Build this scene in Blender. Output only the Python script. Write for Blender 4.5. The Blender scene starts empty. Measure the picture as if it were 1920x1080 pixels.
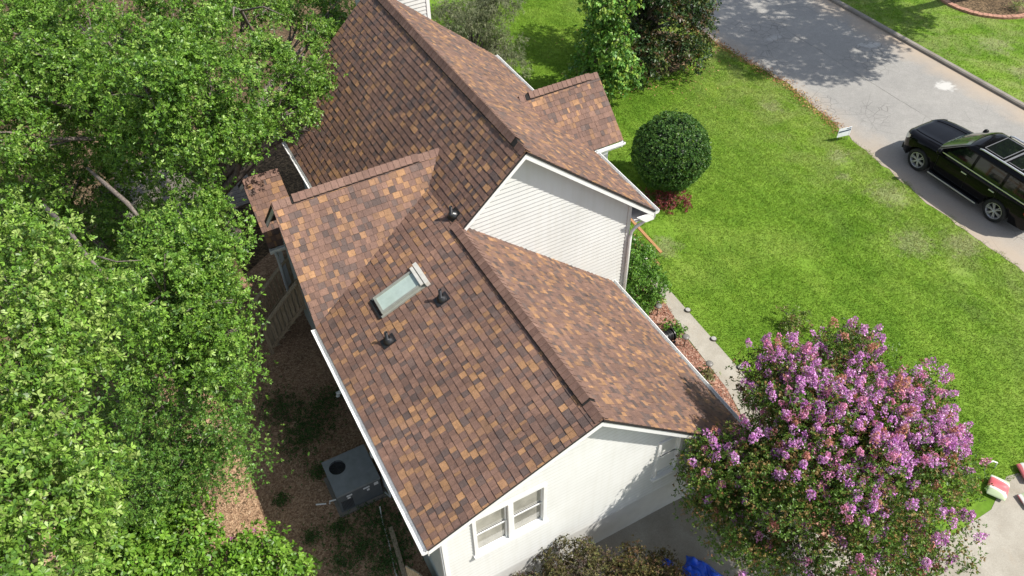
import bpy, bmesh, math, random
import numpy as np
from mathutils import Vector, Matrix

random.seed(7)
rng = np.random.default_rng(11)
SC = bpy.context.scene
COL = SC.collection
R = math.radians
PI = math.pi

# ------------------------------------------------------------------ camera, sky, sun, exposure
cam_d = bpy.data.cameras.new('camera')
cam = bpy.data.objects.new('camera', cam_d)
COL.objects.link(cam)
cF = Vector((0.32238012, 0.61835385, -0.71673536))
cR = Vector((0.87827997, -0.47783705, -0.01720631))
cU = Vector((0.3531223, 0.62394733, 0.69713296))
M3 = Matrix((cR, cU, -cF)).transposed()
cam.matrix_world = Matrix.Translation((-4.94922701, -6.29348109, 16.53099053)) @ M3.to_4x4()
cam_d.sensor_width = 36
cam_d.lens = 36 * 1520.5166 / 1920
cam_d.clip_start = 0.1
cam_d.clip_end = 1000
SC.camera = cam

TOSUN = Vector((0.60, -0.52, 1.0)).normalized()
world = bpy.data.worlds.new('World')
SC.world = world
world.use_nodes = True
wn = world.node_tree
sky = wn.nodes.new('ShaderNodeTexSky')
sky.sky_type = 'NISHITA'
sky.sun_disc = False
sky.sun_elevation = math.asin(TOSUN.z)
sky.sun_rotation = math.atan2(TOSUN.x, TOSUN.y)
bg = wn.nodes['Background']
bg.inputs[1].default_value = 0.115
hs = wn.nodes.new('ShaderNodeHueSaturation')
hs.inputs['Saturation'].default_value = 0.6
wn.links.new(sky.outputs[0], hs.inputs['Color'])
wn.links.new(hs.outputs[0], bg.inputs[0])
sun_d = bpy.data.lights.new('sun', 'SUN')
sun_d.energy = 4.0
sun_d.angle = R(0.55)
sun_d.color = (1.0, 0.95, 0.87)
sun = bpy.data.objects.new('sun', sun_d)
sun.rotation_euler = TOSUN.to_track_quat('Z', 'Y').to_euler()
sun.location = (20, -20, 40)
COL.objects.link(sun)
SC.view_settings.view_transform = 'Standard'
SC.view_settings.look = 'None'
SC.view_settings.exposure = 0.72
SC.view_settings.gamma = 1.0

# ------------------------------------------------------------------ materials
def new_mat(name):
    m = bpy.data.materials.new(name)
    m.use_nodes = True
    nt = m.node_tree
    return m, nt, nt.nodes['Principled BSDF']

def N(nt, t, **kw):
    n = nt.nodes.new(t)
    for k, v in kw.items():
        setattr(n, k, v)
    return n

def noise(nt, vec, scale, detail=3.0, rough=0.55, dist=0.0):
    n = N(nt, 'ShaderNodeTexNoise')
    n.inputs['Scale'].default_value = scale
    n.inputs['Detail'].default_value = detail
    n.inputs['Roughness'].default_value = rough
    n.inputs['Distortion'].default_value = dist
    if vec is not None:
        nt.links.new(vec, n.inputs['Vector'])
    return n.outputs[0]

def ramp(nt, fac, stops, interp='LINEAR'):
    r = N(nt, 'ShaderNodeValToRGB')
    r.color_ramp.interpolation = interp
    els = r.color_ramp.elements
    while len(els) < len(stops):
        els.new(0.5)
    for e, (p, c) in zip(els, stops):
        e.position = p
        if isinstance(c, (int, float)):
            c = (c, c, c)
        e.color = (c[0], c[1], c[2], 1)
    nt.links.new(fac, r.inputs[0])
    return r.outputs[0]

def mix(nt, fac, a, b, mode='MIX'):
    m = N(nt, 'ShaderNodeMix', data_type='RGBA', blend_type=mode)
    for sock, v in ((m.inputs[0], fac), (m.inputs[6], a), (m.inputs[7], b)):
        if isinstance(v, (int, float)):
            sock.default_value = v
        elif isinstance(v, tuple):
            sock.default_value = (v[0], v[1], v[2], 1)
        else:
            nt.links.new(v, sock)
    return m.outputs[2]

def mth(nt, op, a, b=None, c=None):
    m = N(nt, 'ShaderNodeMath', operation=op)
    for i, v in enumerate((a, b, c)):
        if v is None:
            continue
        if isinstance(v, (int, float)):
            m.inputs[i].default_value = v
        else:
            nt.links.new(v, m.inputs[i])
    return m.outputs[0]

def pos(nt):
    return N(nt, 'ShaderNodeNewGeometry').outputs['Position']

def bump(nt, bs, h, strength, dist=0.01):
    b = N(nt, 'ShaderNodeBump')
    b.inputs['Strength'].default_value = strength
    b.inputs['Distance'].default_value = dist
    nt.links.new(h, b.inputs['Height'])
    nt.links.new(b.outputs[0], bs.inputs['Normal'])

def simple(name, col, rough=0.6, metal=0.0, var=0.12, scale=6.0, spec=0.5, coat=0.0):
    m, nt, bs = new_mat(name)
    n = noise(nt, pos(nt), scale, 4)
    c1 = tuple(x * (1 - var) for x in col)
    c2 = tuple(min(1, x * (1 + var)) for x in col)
    nt.links.new(ramp(nt, n, [(0.3, c1), (0.7, c2)]), bs.inputs['Base Color'])
    bs.inputs['Roughness'].default_value = rough
    bs.inputs['Metallic'].default_value = metal
    bs.inputs['Specular IOR Level'].default_value = spec
    bs.inputs['Coat Weight'].default_value = coat
    return m

def attr(nt, name='Col'):
    return N(nt, 'ShaderNodeAttribute', attribute_name=name).outputs[0]

MAT = {}
# asphalt shingles: colour of each tab from the face attribute, mineral granules on top
m, nt, bs = new_mat('shingle')
p = pos(nt)
g = noise(nt, p, 90, 2, 0.7)
g2 = noise(nt, p, 0.8, 3)
c = mix(nt, 1.0, attr(nt), ramp(nt, g, [(0.3, 0.62), (0.7, 1.38)]), 'MULTIPLY')
c = mix(nt, 1.0, c, ramp(nt, g2, [(0.3, 0.88), (0.7, 1.12)]), 'MULTIPLY')
c = mix(nt, 1.0, c, ramp(nt, noise(nt, p, 11, 3, 0.6), [(0.3, 0.86), (0.7, 1.14)]), 'MULTIPLY')
nt.links.new(c, bs.inputs['Base Color'])
bs.inputs['Roughness'].default_value = 0.78
bs.inputs['Specular IOR Level'].default_value = 0.35
bump(nt, bs, g, 0.5, 0.004)
MAT['shingle'] = m
# white vinyl siding
m, nt, bs = new_mat('siding')
p = pos(nt)
c = ramp(nt, noise(nt, p, 0.9, 4), [(0.3, (0.545, 0.548, 0.525)), (0.7, (0.60, 0.605, 0.585))])
mp = N(nt, 'ShaderNodeMapping')
mp.inputs['Scale'].default_value = (6, 6, 0.5)
nt.links.new(p, mp.inputs[0])
st = ramp(nt, noise(nt, mp.outputs[0], 1.5, 4), [(0.35, (0.965, 0.96, 0.945)), (0.55, (1, 1, 1))])
c = mix(nt, 1.0, c, st, 'MULTIPLY')
sp_ = ramp(nt, noise(nt, p, 7, 4, 0.75), [(0.70, 0.0), (0.78, 0.35)])
c = mix(nt, sp_, c, (0.36, 0.35, 0.31))
nt.links.new(c, bs.inputs['Base Color'])
bs.inputs['Roughness'].default_value = 0.55
bs.inputs['Specular IOR Level'].default_value = 0.3
MAT['siding'] = m
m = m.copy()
m.name = 'siding_lap_shade'
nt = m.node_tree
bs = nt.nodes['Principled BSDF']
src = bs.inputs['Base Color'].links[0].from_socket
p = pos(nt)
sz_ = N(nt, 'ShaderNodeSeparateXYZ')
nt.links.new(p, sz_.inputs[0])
fr2 = mth(nt, 'FRACT', mth(nt, 'DIVIDE', mth(nt, 'SUBTRACT', sz_.outputs[2], 1.10), 0.115))  # lip shadow and some dirt painted as a thin dark line along each course
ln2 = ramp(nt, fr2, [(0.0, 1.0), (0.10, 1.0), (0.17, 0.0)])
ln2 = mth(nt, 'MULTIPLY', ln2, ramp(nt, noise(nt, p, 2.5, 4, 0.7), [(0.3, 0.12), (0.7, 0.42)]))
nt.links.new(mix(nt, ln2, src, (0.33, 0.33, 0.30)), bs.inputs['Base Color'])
MAT['siding_lap_shade'] = m
MAT['white_trim'] = simple('white_trim', (0.74, 0.74, 0.72), 0.45, var=0.05, scale=3)
MAT['gutter_white'] = simple('gutter_white', (0.74, 0.74, 0.72), 0.5, var=0.14, scale=25)
MAT['foundation'] = simple('foundation', (0.54, 0.535, 0.51), 0.8, var=0.06, scale=4)
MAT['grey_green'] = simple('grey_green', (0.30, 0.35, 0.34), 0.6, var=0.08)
MAT['drip_edge'] = simple('drip_edge', (0.02, 0.018, 0.017), 0.7)
MAT['dark_slot'] = simple('dark_slot', (0.008, 0.007, 0.006), 0.9)
MAT['black_rubber'] = simple('black_rubber', (0.012, 0.012, 0.013), 0.35, spec=0.6)
MAT['soffit'] = simple('soffit', (0.72, 0.72, 0.70), 0.6, var=0.04)
MAT['glass_window'] = simple('glass_window', (0.30, 0.29, 0.25), 0.08, var=0.35, scale=2.2, spec=0.8)
MAT['blind'] = simple('blind', (0.80, 0.80, 0.77), 0.6, var=0.04)
MAT['skylight_glass'] = simple('skylight_glass', (0.36, 0.44, 0.40), 0.12, var=0.10, scale=5, spec=0.8)
MAT['skylight_frame'] = simple('skylight_frame', (0.30, 0.31, 0.27), 0.45, metal=0.3, var=0.12, scale=8)
MAT['skylight_light'] = simple('skylight_light', (0.62, 0.60, 0.54), 0.45, metal=0.2, var=0.1, scale=8)
MAT['ac_grey'] = simple('ac_grey', (0.20, 0.215, 0.22), 0.5, var=0.12, scale=7)
MAT['ac_dark'] = simple('ac_dark', (0.10, 0.11, 0.115), 0.55, var=0.12, scale=7)
MAT['black_metal'] = simple('black_metal', (0.012, 0.012, 0.014), 0.4)
MAT['label_white'] = simple('label_white', (0.7, 0.7, 0.7), 0.5, var=0.1, scale=60)
MAT['pvc'] = simple('pvc', (0.75, 0.74, 0.7), 0.4, var=0.05)
MAT['meter_grey'] = simple('meter_grey', (0.42, 0.45, 0.46), 0.5, var=0.08)
# weathered wood
def wood(name, a, b, rough=0.75, axis=(1, 1, 8)):
    m, nt, bs = new_mat(name)
    mp = N(nt, 'ShaderNodeMapping')
    mp.inputs['Scale'].default_value = axis
    nt.links.new(pos(nt), mp.inputs[0])
    f = noise(nt, mp.outputs[0], 4, 6, 0.6)
    nt.links.new(ramp(nt, f, [(0.3, a), (0.7, b)]), bs.inputs['Base Color'])
    bs.inputs['Roughness'].default_value = rough
    bump(nt, bs, f, 0.4, 0.005)
    return m
MAT['old_wood'] = wood('old_wood', (0.17, 0.13, 0.085), (0.44, 0.35, 0.24), axis=(9, 9, 1))
MAT['grey_wood'] = wood('grey_wood', (0.10, 0.085, 0.07), (0.20, 0.175, 0.145), axis=(1, 9, 9))
MAT['pale_wood'] = wood('pale_wood', (0.22, 0.19, 0.12), (0.46, 0.41, 0.29), axis=(9, 9, 1))
MAT['orange_wood'] = wood('orange_wood', (0.28, 0.14, 0.055), (0.40, 0.21, 0.085), axis=(9, 1, 9))
MAT['bark'] = wood('bark', (0.07, 0.055, 0.045), (0.24, 0.20, 0.17), axis=(5, 5, 2))
MAT['pale_bark'] = wood('pale_bark', (0.20, 0.18, 0.16), (0.42, 0.39, 0.36), axis=(5, 5, 2))

def leafmat(name, trans=0.20, rough=0.42, spec=0.35):
    m, nt, bs = new_mat(name)
    a = attr(nt)
    nt.links.new(a, bs.inputs['Base Color'])
    bs.inputs['Roughness'].default_value = rough
    bs.inputs['Specular IOR Level'].default_value = spec
    tr = N(nt, 'ShaderNodeBsdfTranslucent')
    nt.links.new(mix(nt, 1.0, a, (1.15, 1.2, 0.6), 'MULTIPLY'), tr.inputs[0])
    ms = N(nt, 'ShaderNodeMixShader')
    ms.inputs[0].default_value = trans
    nt.links.new(bs.outputs[0], ms.inputs[1])
    nt.links.new(tr.outputs[0], ms.inputs[2])
    nt.links.new(ms.outputs[0], nt.nodes['Material Output'].inputs[0])
    return m
MAT['leaf'] = leafmat('leaf')
MAT['leaf_dull'] = leafmat('leaf_dull', 0.22, 0.55, 0.3)
MAT['petal'] = leafmat('petal', 0.3, 0.7, 0.2)

def H_(x):
    t = min(1.0, max(0.0, (x - 2.3) / 3.2))
    return -0.75 * t * t * (3 - 2 * t) - 0.4 * min(1.0, max(0.0, (x - 5.5) / 10))
# lawn: the same position-driven colour on the soil sheet and on the blades
def lawn_colour(nt):
    p = pos(nt)
    big = noise(nt, p, 0.22, 4, 0.55, 0.6)
    mid = noise(nt, p, 1.1, 4, 0.6, 0.5)
    fine = noise(nt, p, 7.0, 3, 0.6)
    c = ramp(nt, big, [(0.30, (0.122, 0.242, 0.019)), (0.50, (0.165, 0.295, 0.026)), (0.72, (0.215, 0.33, 0.044))])
    c = mix(nt, 1.0, c, ramp(nt, mid, [(0.28, (0.76, 0.82, 0.8)), (0.5, (1, 1, 1)), (0.75, (1.22, 1.13, 1.35))]), 'MULTIPLY')
    c = mix(nt, 1.0, c, ramp(nt, fine, [(0.3, 0.78), (0.7, 1.2)]), 'MULTIPLY')
    mp = N(nt, 'ShaderNodeMapping')
    mp.inputs['Rotation'].default_value = (0, 0, 0.5)
    mp.inputs['Scale'].default_value = (1.9, 0.28, 1)
    nt.links.new(p, mp.inputs[0])
    c = mix(nt, 1.0, c, ramp(nt, noise(nt, mp.outputs[0], 1.0, 3, 0.6, 0.5), [(0.32, (0.82, 0.86, 0.8)), (0.66, (1.16, 1.1, 1.25))]), 'MULTIPLY')
    # dry, thin grass towards the street edge
    sep = N(nt, 'ShaderNodeSeparateXYZ')
    nt.links.new(p, sep.inputs[0])
    e = N(nt, 'ShaderNodeMapRange')
    e.inputs[1].default_value = 12.5
    e.inputs[2].default_value = 17.6
    nt.links.new(sep.outputs[0], e.inputs[0])
    d = noise(nt, p, 0.75, 5, 0.65, 0.8)
    f = mth(nt, 'MULTIPLY', e.outputs[0], ramp(nt, d, [(0.42, 0.0), (0.62, 1.0)]))
    c = mix(nt, mth(nt, 'MULTIPLY', f, 0.45), c, (0.33, 0.35, 0.13))
    # worn, dry spots with ragged outlines
    w_ = None
    for (cx_, cy_, r_) in ((15.6, 8.0, 0.35), (16.3, 9.0, 0.5), (16.2, 6.6, 0.8), (15.0, 4.4, 0.8), (7.9, 7.9, 0.6), (16.3, 3.6, 0.7), (16.4, 12.6, 0.5), (27.5, 11.5, 0.9), (26.6, 9.5, 0.6)):
        ds = N(nt, 'ShaderNodeVectorMath', operation='DISTANCE')
        nt.links.new(p, ds.inputs[0])
        ds.inputs[1].default_value = (cx_, cy_, H_(cx_))
        v_ = mth(nt, 'DIVIDE', ds.outputs['Value'], r_)
        w_ = v_ if w_ is None else mth(nt, 'MINIMUM', w_, v_)
    w_ = mth(nt, 'ADD', w_, mth(nt, 'MULTIPLY', mth(nt, 'SUBTRACT', noise(nt, p, 3.5, 5, 0.7), 0.5), 2.4))
    return mix(nt, mth(nt, 'MULTIPLY', ramp(nt, w_, [(0.35, 1.0), (1.0, 0.0)]), 0.42), c, (0.36, 0.34, 0.19))
m, nt, bs = new_mat('lawn_soil')
nt.links.new(mix(nt, 1.0, lawn_colour(nt), (0.75, 0.75, 0.85), 'MULTIPLY'), bs.inputs['Base Color'])
bs.inputs['Roughness'].default_value = 0.9
bs.inputs['Specular IOR Level'].default_value = 0.1
MAT['lawn_soil'] = m
m, nt, bs = new_mat('grass_blade')
c = mix(nt, 1.0, lawn_colour(nt), attr(nt), 'MULTIPLY')
nt.links.new(c, bs.inputs['Base Color'])
bs.inputs['Roughness'].default_value = 0.6
bs.inputs['Specular IOR Level'].default_value = 0.2
tr = N(nt, 'ShaderNodeBsdfTranslucent')
nt.links.new(c, tr.inputs[0])
ms = N(nt, 'ShaderNodeMixShader')
ms.inputs[0].default_value = 0.3
nt.links.new(bs.outputs[0], ms.inputs[1])
nt.links.new(tr.outputs[0], ms.inputs[2])
nt.links.new(ms.outputs[0], nt.nodes['Material Output'].inputs[0])
MAT['grass_blade'] = m

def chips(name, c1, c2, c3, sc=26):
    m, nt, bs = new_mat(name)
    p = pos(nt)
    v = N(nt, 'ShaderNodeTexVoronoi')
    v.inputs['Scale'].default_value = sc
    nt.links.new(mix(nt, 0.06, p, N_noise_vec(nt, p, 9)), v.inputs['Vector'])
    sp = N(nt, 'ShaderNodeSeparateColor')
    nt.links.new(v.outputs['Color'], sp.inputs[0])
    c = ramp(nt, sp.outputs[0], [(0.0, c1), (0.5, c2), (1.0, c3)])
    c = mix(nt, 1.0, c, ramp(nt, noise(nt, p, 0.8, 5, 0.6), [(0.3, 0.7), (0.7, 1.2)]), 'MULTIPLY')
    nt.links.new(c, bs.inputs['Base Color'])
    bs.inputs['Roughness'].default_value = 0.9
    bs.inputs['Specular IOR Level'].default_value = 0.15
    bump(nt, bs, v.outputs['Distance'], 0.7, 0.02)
    return m
def N_noise_vec(nt, p, sc):
    n = N(nt, 'ShaderNodeTexNoise')
    n.inputs['Scale'].default_value = sc
    nt.links.new(p, n.inputs['Vector'])
    return n.outputs[1]
MAT['mulch'] = chips('mulch', (0.22, 0.135, 0.085), (0.33, 0.21, 0.13), (0.48, 0.33, 0.21))
MAT['red_mulch'] = chips('red_mulch', (0.15, 0.075, 0.05), (0.27, 0.13, 0.09), (0.38, 0.24, 0.175), 22)
MAT['shaded_leaf_litter'] = chips('shaded_leaf_litter', (0.05, 0.036, 0.022), (0.10, 0.07, 0.04), (0.19, 0.13, 0.075), 18)  # litter with tree shade put into its colour, darker than plain mulch
m = leafmat('chip', 0.0, 0.85, 0.15)
MAT['chip'] = m

# street
m, nt, bs = new_mat('asphalt')
p = pos(nt)
sep = N(nt, 'ShaderNodeSeparateXYZ')
nt.links.new(p, sep.inputs[0])
big = noise(nt, p, 0.35, 5, 0.6)
c = ramp(nt, big, [(0.3, (0.225, 0.218, 0.203)), (0.7, (0.285, 0.274, 0.252))])
c = mix(nt, 1.0, c, ramp(nt, noise(nt, p, 45, 2, 0.8), [(0.25, 0.72), (0.75, 1.28)]), 'MULTIPLY')
c = mix(nt, 1.0, c, ramp(nt, noise(nt, p, 4, 5, 0.7), [(0.3, 0.92), (0.7, 1.08)]), 'MULTIPLY')
wob = mth(nt, 'MULTIPLY', mth(nt, 'SUBTRACT', noise(nt, p, 0.9, 5, 0.6), 0.5), 1.8)
def edge(a, b):
    r = N(nt, 'ShaderNodeMapRange')
    r.inputs[1].default_value = a
    r.inputs[2].default_value = b
    nt.links.new(mth(nt, 'ADD', sep.outputs[0], wob), r.inputs[0])
    return r.outputs[0]
c = mix(nt, mth(nt, 'MULTIPLY', edge(18.6, 17.2), 0.75), c, (0.36, 0.29, 0.215))
c = mix(nt, mth(nt, 'MULTIPLY', edge(23.2, 24.4), 0.8), c, (0.38, 0.30, 0.22))
# pale cement stains spilt on the road
for (cx_, cy_, ra, rb, st_) in ((23.2, 10.3, 0.46, 0.40, 0.75), (23.15, 14.0, 0.45, 0.3, 0.5), (22.75, 14.3, 0.25, 0.15, 0.4), (20.0, 16.6, 0.5, 0.25, 0.3)):
    mp = N(nt, 'ShaderNodeMapping', vector_type='POINT')
    mp.inputs['Location'].default_value = (-cx_ / ra, -cy_ / rb, 0)
    mp.inputs['Scale'].default_value = (1 / ra, 1 / rb, 0)
    nt.links.new(p, mp.inputs[0])
    ln_ = N(nt, 'ShaderNodeVectorMath', operation='LENGTH')
    nt.links.new(mp.outputs[0], ln_.inputs[0])
    dd = mth(nt, 'ADD', ln_.outputs['Value'], mth(nt, 'MULTIPLY', mth(nt, 'SUBTRACT', noise(nt, p, 5, 5, 0.65), 0.5), 1.9))
    c = mix(nt, mth(nt, 'MULTIPLY', ramp(nt, dd, [(0.55, 1.0), (0.95, 0.0)]), st_), c, (0.52, 0.51, 0.48))
# cracks: thin distorted cell borders, only in some areas, and one long seam
dv = mix(nt, 0.12, p, N_noise_vec(nt, p, 1.3))
vo = N(nt, 'ShaderNodeTexVoronoi', feature='DISTANCE_TO_EDGE')
vo.inputs['Scale'].default_value = 0.55
nt.links.new(dv, vo.inputs['Vector'])
ck = ramp(nt, vo.outputs['Distance'], [(0.0, 1.0), (0.008, 0.0)])
ck = mth(nt, 'MULTIPLY', ck, ramp(nt, noise(nt, p, 0.25, 2), [(0.5, 0.0), (0.6, 0.5)]))
vo2 = N(nt, 'ShaderNodeTexVoronoi', feature='DISTANCE_TO_EDGE')
vo2.inputs['Scale'].default_value = 3.2
nt.links.new(dv, vo2.inputs['Vector'])
ck2 = ramp(nt, vo2.outputs['Distance'], [(0.0, 1.0), (0.05, 0.0)])
ck2 = mth(nt, 'MULTIPLY', ck2, ramp(nt, noise(nt, p, 0.5, 3), [(0.56, 0.0), (0.64, 0.6)]))
seam = mth(nt, 'ABSOLUTE', mth(nt, 'SUBTRACT', mth(nt, 'ADD', sep.outputs[0], mth(nt, 'MULTIPLY', wob, 0.12)), 20.9))
ck3 = mth(nt, 'MULTIPLY', ramp(nt, seam, [(0.0, 1.0), (0.03, 0.0)]), ramp(nt, noise(nt, p, 0.6, 3), [(0.4, 0.1), (0.6, 0.8)]))
ckm = mth(nt, 'MAXIMUM', mth(nt, 'MAXIMUM', ck, ck2), ck3)
c = mix(nt, ckm, c, (0.07, 0.065, 0.06))
nt.links.new(c, bs.inputs['Base Color'])
bs.inputs['Roughness'].default_value = 0.85
bump(nt, bs, noise(nt, p, 60, 2, 0.8), 0.35, 0.006)
MAT['asphalt'] = m

def concrete(name, a, b):
    m, nt, bs = new_mat(name)
    p = pos(nt)
    c = ramp(nt, noise(nt, p, 1.2, 6, 0.62, 0.4), [(0.28, a), (0.72, b)])
    c = mix(nt, 1.0, c, ramp(nt, noise(nt, p, 35, 3, 0.7), [(0.3, 0.86), (0.7, 1.12)]), 'MULTIPLY')
    c = mix(nt, ramp(nt, noise(nt, p, 0.6, 5, 0.7, 1.0), [(0.58, 0.0), (0.75, 0.35)]), c, (0.24, 0.17, 0.10))
    nt.links.new(c, bs.inputs['Base Color'])
    bs.inputs['Roughness'].default_value = 0.85
    bump(nt, bs, noise(nt, p, 40, 3, 0.7), 0.25, 0.005)
    return m
MAT['concrete'] = concrete('concrete', (0.25, 0.225, 0.18), (0.37, 0.345, 0.29))
MAT['kerb'] = concrete('kerb', (0.16, 0.14, 0.12), (0.27, 0.245, 0.21))
MAT['patch'] = simple('patch', (0.50, 0.49, 0.47), 0.9, var=0.15, scale=5)
m, nt, bs = new_mat('brick_edge')
bk = N(nt, 'ShaderNodeTexBrick')
bk.inputs['Scale'].default_value = 1.0
bk.inputs['Color1'].default_value = (0.34, 0.17, 0.11, 1)
bk.inputs['Color2'].default_value = (0.42, 0.24, 0.17, 1)
bk.inputs['Mortar'].default_value = (0.25, 0.2, 0.17, 1)
bk.inputs['Brick Width'].default_value = 0.22
bk.inputs['Row Height'].default_value = 0.4
bk.inputs['Mortar Size'].default_value = 0.012
nt.links.new(N(nt, 'ShaderNodeUVMap').outputs[0], bk.inputs['Vector'])
nt.links.new(bk.outputs[0], bs.inputs['Base Color'])
bs.inputs['Roughness'].default_value = 0.85
MAT['brick_edge'] = m
# car
m, nt, bs = new_mat('car_paint')
bs.inputs['Base Color'].default_value = (0.0035, 0.0035, 0.0045, 1)
bs.inputs['Roughness'].default_value = 0.16
bs.inputs['Coat Weight'].default_value = 0.0
bs.inputs['Specular IOR Level'].default_value = 0.18
bs.inputs['Coat Roughness'].default_value = 0.03
f = noise(nt, pos(nt), 3, 3)
nt.links.new(ramp(nt, f, [(0.3, 0.06), (0.7, 0.12)]), bs.inputs['Roughness'])
MAT['car_paint'] = m
MAT['car_glass'] = simple('car_glass', (0.006, 0.008, 0.008), 0.04, var=0.2, spec=0.7)
MAT['windscreen'] = simple('windscreen', (0.012, 0.03, 0.022), 0.05, var=0.3, scale=3, spec=0.7)
MAT['chrome'] = simple('chrome', (0.80, 0.80, 0.80), 0.38, metal=0.75, var=0.05)
MAT['alloy'] = simple('alloy', (0.55, 0.55, 0.56), 0.38, metal=0.6, var=0.1)
MAT['trim_grey'] = simple('trim_grey', (0.20, 0.20, 0.205), 0.4, metal=0.4)
MAT['tyre'] = simple('tyre', (0.016, 0.016, 0.017), 0.8, var=0.15)
MAT['trim_black'] = simple('trim_black', (0.01, 0.01, 0.011), 0.5)
MAT['lamp_clear'] = simple('lamp_clear', (0.6, 0.62, 0.63), 0.1, metal=0.5, var=0.3, scale=18)
MAT['lamp_red'] = simple('lamp_red', (0.45, 0.012, 0.012), 0.15, var=0.2)
MAT['sign_white'] = simple('sign_white', (0.75, 0.77, 0.80), 0.5, var=0.06)
MAT['sign_navy'] = simple('sign_navy', (0.02, 0.045, 0.09), 0.5)
MAT['grey_wire'] = simple('grey_wire', (0.25, 0.25, 0.26), 0.5, metal=0.6)
MAT['bronze'] = simple('bronze', (0.07, 0.06, 0.05), 0.5, metal=0.3)
MAT['shade_grey'] = simple('shade_grey', (0.16, 0.15, 0.135), 0.4, var=0.2, scale=30)
MAT['lens_grey'] = simple('lens_grey', (0.34, 0.33, 0.30), 0.25, var=0.2, scale=30)
# tarp
m, nt, bs = new_mat('tarp')
c = ramp(nt, noise(nt, pos(nt), 5, 5, 0.6, 1.0), [(0.3, (0.008, 0.06, 0.55)), (0.75, (0.03, 0.16, 0.85))])
nt.links.new(c, bs.inputs['Base Color'])
bs.inputs['Roughness'].default_value = 0.35
MAT['tarp'] = m
# printed plastic sack
m, nt, bs = new_mat('sack')
tx = N(nt, 'ShaderNodeTexCoord').outputs['Object']
w = N(nt, 'ShaderNodeTexWave')
w.inputs['Scale'].default_value = 0.55
w.inputs['Distortion'].default_value = 3.0
w.inputs['Detail'].default_value = 1.0
nt.links.new(tx, w.inputs['Vector'])
c = ramp(nt, w.outputs[0], [(0.0, (0.55, 0.11, 0.12)), (0.42, (0.62, 0.17, 0.17)), (0.5, (0.72, 0.70, 0.66)), (0.72, (0.74, 0.72, 0.68)), (0.82, (0.42, 0.50, 0.30))], 'EASE')
nt.links.new(c, bs.inputs['Base Color'])
bs.inputs['Roughness'].default_value = 0.35
MAT['sack'] = m

# ------------------------------------------------------------------ object helpers
def props(o, label=None, cat=None, group=None, kind=None):
    if label: o['label'] = label
    if cat: o['category'] = cat
    if group: o['group'] = group
    if kind: o['kind'] = kind
    return o

def empty(name, loc, label, cat, group=None, rz=0.0):
    o = bpy.data.objects.new(name, None)
    o.location = loc
    o.rotation_euler = (0, 0, rz)
    o.empty_display_size = 0.2
    COL.objects.link(o)
    return props(o, label, cat, group)

def link(name, me, mat, parent=None):
    o = bpy.data.objects.new(name, me)
    COL.objects.link(o)
    if mat is not None:
        me.materials.append(MAT[mat] if isinstance(mat, str) else mat)
    if parent is not None:
        o.parent = parent
        # meshes are written in world space: undo the parents' placement (roots carry translation/rotation only)
        chain = Matrix.Identity(4)
        q = parent
        while q is not None:
            chain = (Matrix.Translation(q.location) @ q.rotation_euler.to_matrix().to_4x4()) @ chain if not q.get('_mesh') else chain
            q = q.parent
        me.transform(chain.inverted())
    return o

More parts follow.
